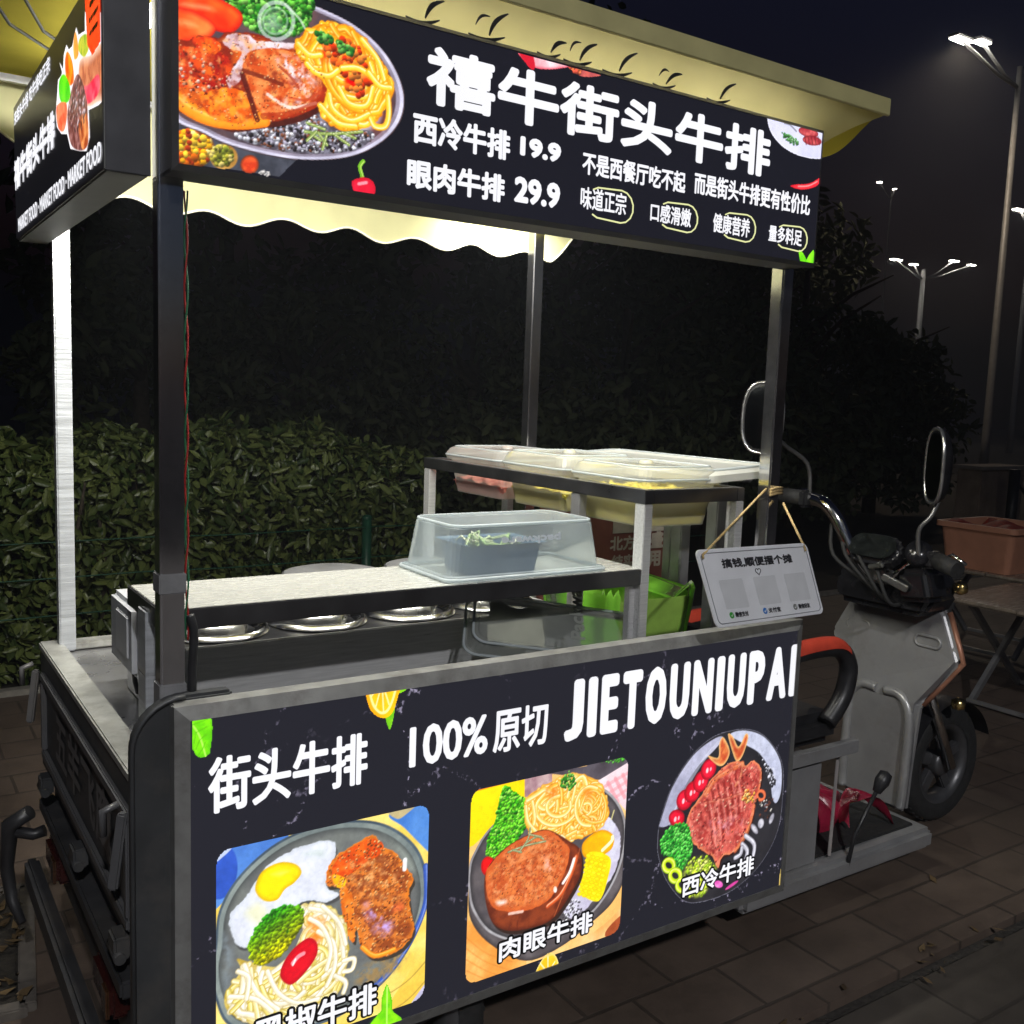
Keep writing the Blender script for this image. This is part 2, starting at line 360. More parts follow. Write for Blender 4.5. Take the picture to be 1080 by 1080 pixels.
class Paint:
    """K=(x0,y0,s): drawing points are given on a photograph crop and projected on to the sign's own plane"""
    def __init__(s, K, axis, plane, box, res=.0021, ccw=1):
        s.K, s.axis, s.plane = K, axis, plane; s.sg = -1 if axis == 0 else 1
        u0, u1, v0, v1 = box; s.nu, s.nv = int((u1 - u0) / res) + 1, int((v1 - v0) / res) + 1; s.res = res
        s.u = u0 + np.arange(s.nu) * res; s.v = v0 + np.arange(s.nv) * res
        s.U, s.V = np.meshgrid(s.u, s.v, indexing='ij'); s.c = np.zeros((s.nu, s.nv, 3)); s.a = np.zeros((s.nu, s.nv)); s.seed = 5
        s.clip = None
    def p(s, q):
        out = []
        for x, y in q:
            P = at(s.K[0] + x / s.K[2], s.K[1] + y / s.K[2], s.axis, s.plane)
            out.append((P[0], P[2]) if s.axis == 1 else (-P[1], P[2]))
        return np.array(out)
    def _dist(s, L, closed, margin):
        lo, hi = L.min(0) - margin, L.max(0) + margin
        i0, i1 = np.searchsorted(s.u, [lo[0], hi[0]]); j0, j1 = np.searchsorted(s.v, [lo[1], hi[1]])
        if i1 <= i0 or j1 <= j0: return None
        U, V = s.U[i0:i1, j0:j1], s.V[i0:i1, j0:j1]; D = np.full(U.shape, 1e9); ins = np.zeros(U.shape, bool); T = np.zeros(U.shape)
        n = len(L); m = n if closed else n - 1
        for k in range(m):
            a, b = L[k], L[(k + 1) % n]; e = b - a; ll = e @ e + 1e-12
            t = np.clip(((U - a[0]) * e[0] + (V - a[1]) * e[1]) / ll, 0, 1)
            sx, sy = U - a[0] - t * e[0], V - a[1] - t * e[1]; dd = sx * sx + sy * sy
            side = (e[0] * sy - e[1] * sx)
            up = dd < D; D = np.where(up, dd, D); T = np.where(up, np.sign(side), T)
            if closed:
                cnd = ((a[1] > V) != (b[1] > V)) & (U < (b[0] - a[0]) * (V - a[1]) / (b[1] - a[1] + 1e-15) + a[0]); ins ^= cnd
        return (slice(i0, i1), slice(j0, j1)), U, V, np.sqrt(D), ins, T
    def _put(s, sl, al, col):
        if s.clip is not None: al = al * s.clip[sl]
        s.c[sl] = s.c[sl] * (1 - al[..., None]) + col * al[..., None]; s.a[sl] = np.maximum(s.a[sl], al)
    def blob(s, pts, c1, c2=None, ns=60., rim=None, rimw=.01, soft=.0018, alpha=1., wob=0., n=6, sharp=False, contrast=1.6, octv=4, raw=False):
        L = np.asarray(pts, float) if raw else s.p(pts)
        if not sharp: L = spline(L, n)
        r_ = s._dist(L, True, .004 + wob)
        if r_ is None: return
        sl, U, V, D, ins, T = r_; sd = np.where(ins, D, -D); s.seed += 3
        if wob: sd = sd + (vnoise(U, V, 90., s.seed, 3) - .5) * 2 * wob
        al = np.clip(sd / soft + .5, 0, 1) * alpha
        c1 = np.array(c1, float); c2 = np.array(c2 if c2 is not None else c1, float)
        nz = np.clip((vnoise(U, V, ns, s.seed + 1, octv) - .5) * contrast * 1.8 + .5, 0, 1)[..., None]
        col = c1 * (1 - nz) + c2 * nz
        if rim is not None:
            k = np.clip(1 - sd / rimw, 0, 1)[..., None] ** 1.3; col = col * (1 - k) + np.array(rim, float) * k
        s._put(sl, al, col)
    def patch(s, pts, c, alpha=.7, fade=.03, ns=40., thr=.3, n=5):
        """soft coloured area with noisy strength"""
        L = spline(s.p(pts), n); r_ = s._dist(L, True, .002)
        if r_ is None: return
        sl, U, V, D, ins, T = r_; s.seed += 3; nz = vnoise(U, V, ns, s.seed, 4)
        al = np.where(ins, np.clip(D / fade, 0, 1), 0) * np.clip((nz - thr) * 3.2, 0, 1) * alpha
        s._put(sl, al, np.ones(U.shape + (3,)) * np.array(c, float))
    def stroke(s, pts, w, c, edge=None, hi=None, alpha=1., smooth=True, raw=False, n=6):
        L = np.asarray(pts, float) if raw else s.p(pts)
        if smooth and len(L) > 2: L = spline(L, n, False)
        r_ = s._dist(L, False, w + .003)
        if r_ is None: return
        sl, U, V, D, ins, T = r_; al = np.clip((w / 2 - D) / .0016 + .5, 0, 1) * alpha; q = np.clip(D * T / (w / 2), -1, 1)
        col = np.ones(U.shape + (3,)) * np.array(c, float)
        if edge is not None:
            k = (np.abs(q) ** 2.2)[..., None]; col = col * (1 - k) + np.array(edge, float) * k
        if hi is not None:
            k = np.clip(1 - np.abs(q - .3) * 3, 0, 1)[..., None]; col = col * (1 - k) + np.array(hi, float) * k
        s._put(sl, al, col)
    def within(s, L, q):
        c = False; n = len(L)
        for i in range(n):
            a, b = L[i], L[(i + 1) % n]
            if (a[1] > q[1]) != (b[1] > q[1]) and q[0] < (b[0] - a[0]) * (q[1] - a[1]) / (b[1] - a[1] + 1e-12) + a[0]: c = not c
        return c
    def inside(s, L, k, rs):
        lo, hi = L.min(0), L.max(0); out = []
        while len(out) < k:
            q = lo + rs.random(2) * (hi - lo); n = len(L); c = False
            for i in range(n):
                a, b = L[i], L[(i + 1) % n]
                if (a[1] > q[1]) != (b[1] > q[1]) and q[0] < (b[0] - a[0]) * (q[1] - a[1]) / (b[1] - a[1] + 1e-12) + a[0]: c = not c
            if c: out.append(q)
        return np.array(out)
    def noodles(s, pts, k, w, pal, seed, length=.11, curl=14., center=None):
        rs = np.random.default_rng(seed); L = spline(s.p(pts), 4); C = L.mean(0) if center is None else s.p([center])[0]
        for q in s.inside(L, k, rs):
            rel = q - C; ang = math.atan2(rel[1], rel[0]) + math.pi / 2 + rs.normal(0, .55); cu = rs.normal(curl * .5, curl) * rs.choice([-.5, 1, 1])
            P = [q]; st = length * rs.uniform(.6, 1.2) / 9
            for _ in range(9):
                ang += cu * st; nx = P[-1] + st * np.array([math.cos(ang), math.sin(ang)])
                if not s.within(L, nx): ang += .9 * rs.choice([-1, 1]); nx = P[-1] + st * np.array([math.cos(ang), math.sin(ang)])
                if not s.within(L, nx): break
                P.append(nx)
            if len(P) < 3: continue
            i = rs.integers(len(pal)); c, e, hgl = pal[i]
            s.stroke(P, w * rs.uniform(.85, 1.15), c, e, hgl, raw=True, n=2)
    def dots(s, pts, k, r0, r1, pal, seed, grad=None):
        """small round dabs; grad=(pt_a, pt_b, colour_a, colour_b) tints along a line"""
        rs = np.random.default_rng(seed); L = spline(s.p(pts), 4)
        if grad: A, B = s.p([grad[0]])[0], s.p([grad[1]])[0]; e = B - A; ee = e @ e
        for q in s.inside(L, k, rs):
            r_ = rs.uniform(r0, r1); c = np.array(pal[rs.integers(len(pal))], float)
            if grad:
                t = np.clip((q - A) @ e / ee, 0, 1); c = (np.array(grad[2]) * (1 - t) + np.array(grad[3]) * t) * (c / 255.)
            i0, i1 = np.searchsorted(s.u, [q[0] - r_ - .002, q[0] + r_ + .002]); j0, j1 = np.searchsorted(s.v, [q[1] - r_ - .002, q[1] + r_ + .002])
            if i1 <= i0 or j1 <= j0: continue
            U, V = s.U[i0:i1, j0:j1] - q[0], s.V[i0:i1, j0:j1] - q[1]; D = np.hypot(U, V)
            al = np.clip((r_ - D) / .0016 + .5, 0, 1); sh = np.clip(.78 + .5 * (V - U * .4) / r_, .35, 1.25)
            s._put((slice(i0, i1), slice(j0, j1)), al, c * sh[..., None])
    def oval(s, cx, cy, rx, ry, rot=0., k=14):
        c, n = math.cos(math.radians(rot)), math.sin(math.radians(rot))
        return [(cx + rx * math.cos(t) * c - ry * math.sin(t) * n, cy + rx * math.cos(t) * n + ry * math.sin(t) * c) for t in np.linspace(0, 2 * math.pi, k, endpoint=False)]
    def gloss(s, amt, sc, seed):
        s.c *= (1 + amt * (vnoise(s.U, s.V, sc, seed, 4) - .5))[..., None]
    def build(s, name, m, parent, fr, h, label=None):
        c = np.clip(s.c, 0, 255) / 255.; g_ = c.mean(2, keepdims=True); c = np.clip(g_ + (c - g_) * 1.14, 0, 1) ** .84
        c[1:-1, 1:-1] = .5 * c[1:-1, 1:-1] + .125 * (c[:-2, 1:-1] + c[2:, 1:-1] + c[1:-1, :-2] + c[1:-1, 2:]) if s.a.min() > .5 else c[1:-1, 1:-1]
        c = np.where(c <= .04045, c / 12.92, ((c + .055) / 1.055) ** 2.4)
        ok = s.a > .5; cell = ok[:-1, :-1] & ok[1:, :-1] & ok[1:, 1:] & ok[:-1, 1:]
        idx = np.arange(s.nu * s.nv).reshape(s.nu, s.nv)
        F = np.stack([idx[:-1, :-1][cell], idx[1:, :-1][cell], idx[1:, 1:][cell], idx[:-1, 1:][cell]], 1)
        if len(F) == 0: return None
        used = np.unique(F); rm = np.full(s.nu * s.nv, -1); rm[used] = np.arange(len(used)); F = rm[F]
        U, V = s.U.ravel()[used], s.V.ravel()[used]; P = np.array(fr(U, V, h), dtype=object)
        X = np.stack([np.broadcast_to(np.asarray(t, float), U.shape) for t in fr(U, V, h)], 1)
        me = quads_mesh(name, X, F); at_ = me.color_attributes.new('ink', 'FLOAT_COLOR', 'POINT')
        C = np.concatenate([c.reshape(-1, 3)[used], np.ones((len(used), 1))], 1).astype(np.float32); at_.data.foreach_set('color', C.ravel())
        return place(name, me, m, parent, label=label)

# ================================================================== SETTING
def paving_mat(name, cA, cB, mortar, bw, bh, bump=.35, rough=.55, off=.5):
    m = bpy.data.materials.new(name); m.use_nodes = True
    N, L = m.node_tree.nodes, m.node_tree.links; b = N['Principled BSDF']
    tc = N.new('ShaderNodeTexCoord'); br = N.new('ShaderNodeTexBrick'); br.offset = off
    br.inputs['Scale'].default_value = 1; br.inputs['Brick Width'].default_value = bw; br.inputs['Row Height'].default_value = bh
    br.inputs['Mortar Size'].default_value = .007; br.inputs['Mortar Smooth'].default_value = .35; br.inputs['Bias'].default_value = 0
    br.inputs['Color1'].default_value = (*cA, 1); br.inputs['Color2'].default_value = (*cB, 1); br.inputs['Mortar'].default_value = (*mortar, 1)
    nd = N.new('ShaderNodeTexNoise'); nd.inputs['Scale'].default_value = 2.2; nd.inputs['Detail'].default_value = 2
    L.new(tc.outputs['Object'], nd.inputs['Vector'])
    md = N.new('ShaderNodeMixRGB'); md.blend_type = 'ADD'; md.inputs[0].default_value = .012; L.new(tc.outputs['Object'], md.inputs[1]); L.new(nd.outputs['Color'], md.inputs[2])
    L.new(md.outputs[0], br.inputs['Vector'])
    nz = N.new('ShaderNodeTexNoise'); nz.inputs['Scale'].default_value = 3.1; nz.inputs['Detail'].default_value = 9; nz.inputs['Roughness'].default_value = .75
    L.new(tc.outputs['Object'], nz.inputs['Vector'])
    r1 = N.new('ShaderNodeMapRange'); r1.inputs[1].default_value = .3; r1.inputs[2].default_value = .75; r1.inputs[3].default_value = .55; r1.inputs[4].default_value = 1.25
    L.new(nz.outputs['Fac'], r1.inputs[0])
    mx = N.new('ShaderNodeMixRGB'); mx.blend_type = 'MULTIPLY'; mx.inputs[0].default_value = 1; L.new(br.outputs['Color'], mx.inputs[1]); L.new(r1.outputs[0], mx.inputs[2])
    L.new(mx.outputs[0], b.inputs['Base Color'])
    r2 = N.new('ShaderNodeMapRange'); r2.inputs[3].default_value = rough - .16; r2.inputs[4].default_value = rough + .25; L.new(nz.outputs['Fac'], r2.inputs[0]); L.new(r2.outputs[0], b.inputs['Roughness'])
    n3 = N.new('ShaderNodeTexNoise'); n3.inputs['Scale'].default_value = 55; n3.inputs['Detail'].default_value = 5; L.new(tc.outputs['Object'], n3.inputs['Vector'])
    ad = N.new('ShaderNodeMath'); ad.operation = 'MULTIPLY_ADD'; L.new(n3.outputs['Fac'], ad.inputs[0]); ad.inputs[1].default_value = .25
    iv = N.new('ShaderNodeMath'); iv.operation = 'SUBTRACT'; iv.inputs[0].default_value = 1; L.new(br.outputs['Fac'], iv.inputs[1]); L.new(iv.outputs[0], ad.inputs[2])
    bp = N.new('ShaderNodeBump'); bp.inputs['Strength'].default_value = bump; bp.inputs['Distance'].default_value = .008
    L.new(ad.outputs[0], bp.inputs['Height']); L.new(bp.outputs[0], b.inputs['Normal'])
    return m
PAVE = paving_mat('paving_slabs', (.120, .088, .068), (.098, .070, .054), (.062, .047, .037), .30, .20)
LANE = paving_mat('lane_slabs', (.075, .064, .054), (.065, .055, .046), (.045, .038, .032), .9, .45, .3)
SOIL = mat('soil', (.022, .018, .013), .9, 0, .5, 30, .8)
g = MB(); g.box(-6, 16, -.02, 4.42, GZ - .12, GZ); g.build('pavement', PAVE, kind='structure')
g = MB(); g.box(-8, 18, -9, -.075, GZ - .14, GZ - .012); g.build('lane', LANE, kind='structure')
g = MB(); g.box(-6, 16, -.073, -.022, GZ - .13, GZ - .03); g.build('gutter', mat('gutter_grit', (.03, .026, .022), .9, 0, .5, 60, .8), kind='structure')
g = MB(); g.grid(lambda a, b: (-60 + a * 180, 4.5 + b * 110, GZ - .02 - .01 * math.sin(a * 90)), 60, 40); g.build('ground', SOIL, kind='structure')
g = MB(); g.box(-6, 16, 4.42, 4.50, GZ - .1, GZ + .035, .006)
g.build('kerb', mat('kerb_concrete', (.2, .185, .16), .8, 0, .2, 25, .3), kind='structure')
# tree pit by the cart's tail: soil, edging, fallen leaves
pit = [(-.95, 1.25), (-.13, 1.17), (-.035, 1.93), (-.85, 2.02)]
fz = lambda u, v, h: (u, v, h)
g = MB(); g.prism(pit, fz, GZ - .01, GZ + .012)
g.build('tree_pit_soil', SOIL, kind='structure')
V, F = [], []
for i in range(420):
    a, b = rnd.random(), rnd.random()
    x = (pit[0][0] * (1 - a) + pit[1][0] * a) * (1 - b) + (pit[3][0] * (1 - a) + pit[2][0] * a) * b
    y = (pit[0][1] * (1 - a) + pit[1][1] * a) * (1 - b) + (pit[3][1] * (1 - a) + pit[2][1] * a) * b
    t = rnd.uniform(0, 6.28); l = rnd.uniform(.012, .032); c, s_ = math.cos(t), math.sin(t); z = GZ + .018 + rnd.random() * .03; k = len(V)
    V += [(x - c * l, y - s_ * l, z + rnd.uniform(0, .02)), (x + s_ * l * .4, y - c * l * .4, z + rnd.uniform(0, .02)), (x + c * l, y + s_ * l, z + rnd.uniform(0, .02)), (x - s_ * l * .4, y + c * l * .4, z)]
    F.append((k, k + 1, k + 2, k + 3))
place('fallen_leaves', quads_mesh('fallen_leaves', V, F), leafmat('dead_leaf', (.07, .045, .022), (.16, .11, .055)), kind='stuff', label='dry fallen leaves in the tree pit')
V, F = [], []
for i in range(70):
    x, y = (rnd.uniform(-.3, 6), rnd.uniform(.3, 4.3)) if i % 2 else (rnd.uniform(1.4, 4.5), rnd.uniform(-.12, .02))
    t = rnd.uniform(0, 6.28); l = rnd.uniform(.01, .03); c, s_ = math.cos(t), math.sin(t); z = GZ + .004; k = len(V)
    V += [(x - c * l, y - s_ * l, z), (x + s_ * l * .4, y - c * l * .4, z + .006), (x + c * l, y + s_ * l, z + .01), (x - s_ * l * .4, y + c * l * .4, z + .002)]
    F.append((k, k + 1, k + 2, k + 3))
place('leaf_litter', quads_mesh('leaf_litter', V, F), leafmat('dead_leaf', (0, 0, 0), (0, 0, 0)), kind='stuff')
g = MB()
for a, b in zip(pit, pit[1:] + pit[:1]): g.beam((*a, GZ + .005), (*b, GZ + .005), .05, .05, .005)
g.build('tree_pit_edging', mat('pit_edging', (.12, .105, .09), .8, 0, .2, 25, .3), kind='structure')

# ------------------------------------------------------------------ foliage
def leaves(P, N0, ln, wd, tilt=.6):
    """a diamond-shaped leaf at every point P, roughly facing N0"""
    n = len(P); nn = N0 + rng.normal(0, tilt, (n, 3)); nn /= np.linalg.norm(nn, axis=1)[:, None] + 1e-9
    t = rng.normal(0, 1, (n, 3)) + np.array([0, 0, .7]); t -= nn * (t * nn).sum(1)[:, None]; t /= np.linalg.norm(t, axis=1)[:, None] + 1e-9
    b = np.cross(nn, t); L = ln * rng.uniform(.45, 1.35, n)[:, None]; Wd = wd * rng.uniform(.7, 1.2, n)[:, None]
    c = -nn * L * .10; up = nn * L * .07
    A = P - t * L * .5; D = P + t * L * .5 + c
    B = P + b * Wd * .5 - t * L * .17 + up; C = P + b * Wd * .42 + t * L * .20 + up * .6
    E = P - b * Wd * .42 + t * L * .20 + up * .6; G = P - b * Wd * .5 - t * L * .17 + up
    V = np.stack([A, B, C, D, E, G], 1).reshape(-1, 3); k = np.arange(n)[:, None] * 6
    F = np.concatenate([k + np.array([0, 1, 2, 3]), k + np.array([0, 3, 4, 5])]); return V, F
def hedge(name, x0, x1, y0, y1, topf, n, mt, **kw):
    P, Nn = [], []
    while len(P) < n:
        x = rng.uniform(x0, x1); top = topf(x) + .05 * math.sin(x * 9.1) + .04 * math.sin(x * 23 + 1)
        q = rng.random(); z_ = rng.uniform(GZ + .02, top - .03)
        if q < .62: y = y0 + abs(rng.normal(0, .16)) + .05 * math.sin(x * 7 + 2) + .05 * math.sin(x * 17 + z_ * 11); z = z_; nv = (0, -1, .45)
        elif q < .9: y = rng.uniform(y0, y1); z = top + rng.normal(0, .035); nv = (0, -.35, 1)
        else: y = rng.uniform(y0, y1); z = rng.uniform(GZ, top); nv = (0, -.7, .7)
        P.append((x, y, z)); Nn.append(nv)
    V, F = leaves(np.array(P), np.array(Nn, float), .112, .042, .8)
    return place(name, quads_mesh(name, V, F), mt, **kw)
HEDGE = leafmat('hedge_leaf', (.026, .052, .012), (.165, .20, .06), .36)
h_ = hedge('hedge', -1.2, 3.1, 4.62, 5.5, lambda x: 1.10 + .11 * math.exp(-((x - 1.75) / 1.0) ** 2) - (.0 if x < 2.6 else (x - 2.6) * .25), 15000, HEDGE,
           label='clipped broad-leaved hedge behind the food cart', cat='hedge')
g = MB()
for i in range(46):
    x, y = rnd.uniform(-1.1, 3.0), rnd.uniform(4.75, 5.4)
    g.tube([(x, y, GZ - .02), (x + rnd.uniform(-.1, .1), y + rnd.uniform(-.1, .1), .4), (x + rnd.uniform(-.2, .2), y - rnd.uniform(0, .2), .95)], [.022, .016, .007], 6)
g.build('stems', mat('bark', (.07, .055, .04), .9, 0, .3, 30, .5), h_)
BARK = mat('bark', (.07, .055, .04), .9)
def tree(x, y, h, rx, rz, cz, n, ln, mt, label, lean=0.):
    t = thing('tree', (x, y, GZ), label, 'tree', 'trees behind the food cart')
    g = MB(); tx = x + lean
    g.tube([(x, y, GZ - .1), (x + lean * .3, y, GZ + h * .3), (tx, y + .05, GZ + h * .75)], [.13, .1, .04], 9)
    for k in range(6):
        a = k * 1.05 + rnd.random(); z0 = GZ + h * rnd.uniform(.3, .6)
        g.tube([(x + lean * .5, y, z0), (x + math.cos(a) * rx * .4, y + math.sin(a) * rx * .35, z0 + rz * .35), (x + math.cos(a) * rx * .75, y + math.sin(a) * rx * .7, z0 + rz * .55)], [.05, .03, .01], 6)
    g.build('trunk', BARK, t)
    C = []
    for k in range(26):
        v = rng.normal(0, 1, 3); v /= np.linalg.norm(v); v *= rng.uniform(.45, 1.0) ** .6
        C.append((tx + v[0] * rx, y + v[1] * rx * .8, cz + v[2] * rz, rng.uniform(.22, .42) * rx))
    C = np.array(C); i = rng.integers(len(C), size=n); q = rng.normal(0, 1, (n, 3)); q /= np.linalg.norm(q, axis=1)[:, None]
    P = C[i, :3] + q * C[i, 3:4] * rng.uniform(.5, 1.05, (n, 1)); P = P[P[:, 2] > GZ + .15]; q = q[:len(P)]
    V, F = leaves(P, np.tile([0, -.5, .5], (len(P), 1)), ln, ln * .42, .8)
    place('crown', quads_mesh('crown', V, F), mt, t)
    return t
TREE = leafmat('tree_leaf', (.06, .08, .04), (.12, .14, .075), .75)
TREE2 = leafmat('shrub_leaf', (.06, .08, .04), (.13, .15, .075), .75)
for a in [
    (1.6, 7.2, 3.2, 1.0, 1.0, 1.55, 4200, .16, 'tall leafy shrub above the left end of the hedge'),
    (3.1, 7.4, 3.4, 1.0, 1.1, 1.5, 4200, .16, 'leafy shrub rising behind the middle of the hedge'),
    (4.9, 7.0, 3.4, 1.15, 1.2, 1.2, 4800, .16, 'dark bushy tree seen behind the plastic tubs on the rack'),
    (6.6, 6.6, 3.8, 1.3, 1.3, 1.25, 5200, .17, 'dark bushy tree behind the right canopy post'),
    (8.8, 7.4, 4.4, 1.5, 1.5, 1.5, 5200, .19, 'dark bushy tree above the chrome handlebar'),
    (11.6, 8.4, 5.2, 1.8, 1.6, 1.6, 5200, .22, 'dark bushy tree beyond the rear-view mirror'),
    (14.8, 9.4, 4.4, 1.9, 1.4, 1.5, 4600, .24, 'low dark tree behind the pale gate pillar'),
    (-1.6, 8.2, 5.6, 1.7, 1.9, 2.2, 4200, .2, 'dark tree at the far left behind the hedge'),
    (3.4, 10.5, 7.2, 2.6, 2.6, 4.0, 5200, .26, 'tall dark tree behind the hedge under the canopy'),
    (10.0, 12.5, 8.4, 3.0, 2.8, 5.0, 6000, .3, 'tall dark tree right of the top sign'),
    (17.0, 15.0, 8.0, 3.0, 2.4, 4.6, 5000, .34, 'distant dark tree below the street lamps'),
]: tree(*a[:7], a[7], TREE if a[2] > 4 else TREE2, a[8])

# ------------------------------------------------------------------ street lamps
LAMPW = emis('lamp_glass', (1., .93, .82), 60.)
POLE = mat('lamp_pole_paint', (.30, .30, .30), .5, .2, .1, 10)
def lamp(loc, h, heads, label, power, name='street_lamp', rad=.11, pm=None):
    pm = pm or POLE
    t = thing(name, (loc[0], loc[1], GZ), label, 'street lamp', 'lit street lamps')
    x, y = loc; z = GZ + h
    g = MB(); g.tube([(x, y, GZ - .3), (x, y, GZ + 1.2), (x, y, z)], [rad * 1.4, rad, rad * .6], 14); g.build('pole', pm, t)
    for dx, dz, ln, w in heads:
        sg = 1 if dx > 0 else -1
        g = MB(); g.tube([(x, y, z - .55), (x + dx * .35, y, z - .45 + dz * .3), (x + dx, y, z + dz)], [.05, .045, .04], 8); g.build('arm', pm, t)
        cx = x + dx
        b = MB(); b.box(cx - ln / 2, cx + ln / 2, y - .16, y + .16, z + dz, z + dz + .09, .03); hd = b.build('lamp_head', mat('lamp_housing', (.2, .2, .21), .5, .2), t)
        b = MB(); b.box(cx - ln * .42, cx + ln * .42, y - .13, y + .13, z + dz - .035, z + dz - .004, .008); b.build('diffuser', LAMPW, hd)
        if w:
            ld = bpy.data.lights.new('street_light', 'SPOT'); ld.energy = power * w; ld.spot_size = math.radians(150); ld.spot_blend = .6; ld.color = (1., .78, .54) if y > 0 else (.98, .98, 1.); ld.shadow_soft_size = .15
            lo = bpy.data.objects.new('street_light', ld); COL.objects.link(lo); lo.parent = t
            lo.location = W((cx, y, z + dz - .08)) - t.location
    return t
lamp((26.05, 14.), 11.2, [(-2.75, .1, .75, 1.), (-1.85, .24, .55, 0)], 'tall street lamp with two lit heads at the right edge of the photo', STREET)
lamp((51.6, 34.), 10.05, [(-2.65, .3, .9, 0), (-1.0, .2, .6, 0), (2.9, .8, .8, 0), (4.7, .75, .6, 0)], 'distant double-arm street lamp with lit heads on both sides', STREET, rad=.2)
lamp((56.2, 40.), 16.1, [(-1.3, .3, .26, 0), (.3, .1, .12, 0)], 'small far street lamp just right of the top sign', STREET, rad=.07, pm=mat('dark_pole', (.02, .02, .022), .6))
lamp((-3.6, -8.5), 7.6, [(1.6, .1, .8, NEARLAMP)], 'street lamp standing on the near side of the lane behind the viewer', STREET)
lamp((46.6, 25.), 11.35, [(-1.1, .1, .9, 0)], 'street lamp whose lit head shows behind the tall pole', STREET, rad=.13)

# ------------------------------------------------------------------ green fence in front of the hedge
FG = mat('fence_green', (.015, .09, .05), .45, 0, .2, 30, .05)
fe = thing('wire_fence', (1, 4.56, GZ), 'green post and thin wire fence in front of the hedge', 'fence')
for x in (-.4, 2.54, 5.4):
    g = MB(); g.tube([(x, 4.57, GZ - .1), (x, 4.57, .67)], .035, 12); g.lathe([(.0, .69), (.03, .685), (.038, .67), (.035, .655)], (x, 4.57, 0), n=12); g.build('post', FG, fe)
for z in (.60, .38, .15):
    g = MB(); g.tube([(-1.2 + i * .55, 4.545, z + .006 * math.sin(i * 2.1)) for i in range(14)], .005, 5); g.build('wire', FG, fe)

# ================================================================== THE CARGO TRICYCLE WITH ITS STALL ROOF
cart = thing('cargo_tricycle', (1.3, .68, GZ), 'grey electric cargo tricycle fitted out as a steak food cart with a yellow canopy', 'food cart')
X0, X1, Y0, Y1, ZB = -.062, 1.80, .06, 1.30, .775
# bed
g = MB(); g.box(X0 + .05, X1, Y0 + .03, Y1 - .03, .25, ZB - .004, .004)
g.build('cargo_bed', mat('bed_steel', (.42, .42, .43), .28, .7, .25, 7, .05, dirt=(.16, .15, .14), dscale=7), cart)
g = MB()
g.box(X0, X0 + .062, Y0, Y1, ZB, ZB + .022, .004); g.box(X0 + .062, X1, Y1 - .06, Y1, ZB, ZB + .022, .004)
g.build('bed_rail', RAIL, cart)
g = MB(); g.box(X0 + .06, X1, Y0 - .012, Y0 + .028, .16, .78, .004)
frs = lambda u, v, h: (u, Y0 - .012 + h, v)
cor = [(-.075, .10), (.12, .10), (.12, .968)] + [(-.075 + .1 - .1 * math.sin(t), .868 + .1 * math.cos(t)) for t in np.linspace(0, math.pi / 2, 9)]
g.prism(cor, frs, .0, .035, .006); g.build('side_wall', DARKPAINT, cart)
g = MB(); pth = [(u, Y0 - .016, v) for u, v in cor[2:]] + [(-.075, Y0 - .016, .1)]; g.tube(pth[1:], .005, 8); g.build('edge_trim', DARKPAINT, cart)
# tailgate at the left end of the bed
ft = lambda u, v, h: (X0 - h, -u, v)        # u runs towards the viewer along -y
b = MB(); b.box(X0 + .004, X0 + .05, Y0 + .02, Y1, .42, ZB - .001, .004); gate = b.build('tailgate', DARKPAINT, cart)
b = MB()
for y0, y1, z0, z1 in ((.12, 1.22, .70, .725), (.12, 1.22, .47, .495), (.12, .145, .495, .70), (1.195, 1.22, .495, .70)): b.box(X0 - .010, X0 + .004, y0, y1, z0, z1, .004)
b.build('pressed_frame', GREYPAINT, gate)
text('embossed_lettering', '五羊飞鹰', ft, -1.02, -.30, .525, .675, .004, mat('embossed_paint', (.16, .16, .165), .4, .2), gate, h=.0)
for y in (.17, .62, 1.12):
    b = MB(); b.box(X0 - .03, X0 + .004, y - .03, y + .03, .40, .45, .005); b.tube([(X0 - .02, y - .04, .41), (X0 - .02, y + .04, .41)], .012, 10); b.build('hinge', DARKPAINT, gate)
for y in (.13, 1.27):
    b = MB(); b.beam((X0 - .012, y, .72), (X0 - .03, y + .01, .56), .02, .02, .004); b.tube([(X0 - .02, y, .74), (X0 - .05, y, .73), (X0 - .05, y, .68)], .008, 8); b.build('latch', GREYPAINT, gate)
b = MB(); b.box(X0 + .03, X0 + .07, Y0 + .04, Y1 - .04, .10, .40, .004); b.box(X0 - .015, X0 + .03, Y0 + .1, Y1 - .05, .30, .34, .006); b.box(X0 - .06, X0 - .02, .12, 1.24, .08, .16, .01)
b.build('rear_bumper', mat('bumper_paint', (.04, .04, .043), .5, .2, .3, 15, .1, dirt=(.08, .07, .06), dscale=6), cart)
for y in (.34, 1.02):
    b = MB(); b.box(X0 - .02, X0 + .03, y - .09, y + .09, .20, .28, .012); tl = b.build('tail_light', mat('tail_lens', (.03, .006, .005), .25, 0, .2, 40, .1), cart)
    b = MB(); b.box(X0 - .026, X0 - .018, y - .09, y - .04, .205, .275, .004); b.build('indicator_lens', mat('amber_lens', (.05, .022, .01), .25, 0, .15, 40, .1), tl)
def mudflap(y):
    b = MB(); b.prism([(-y - .09, -.16), (-y + .09, -.16), (-y + .11, .24), (-y - .11, .24)], lambda u, v, h: (.05 + h, -u, v), 0, .012, .003); return b.build('mud_flap', RUBBER, cart)
mudflap(.22); mudflap(1.14)
b = MB(); b.tube([(X0 - .04, 1.24, .30), (X0 - .09, 1.27, .26), (X0 - .1, 1.29, .12), (X0 - .09, 1.27, .02), (X0 - .07, 1.22, -.03)], [.022, .026, .02, .017, .012], 9)
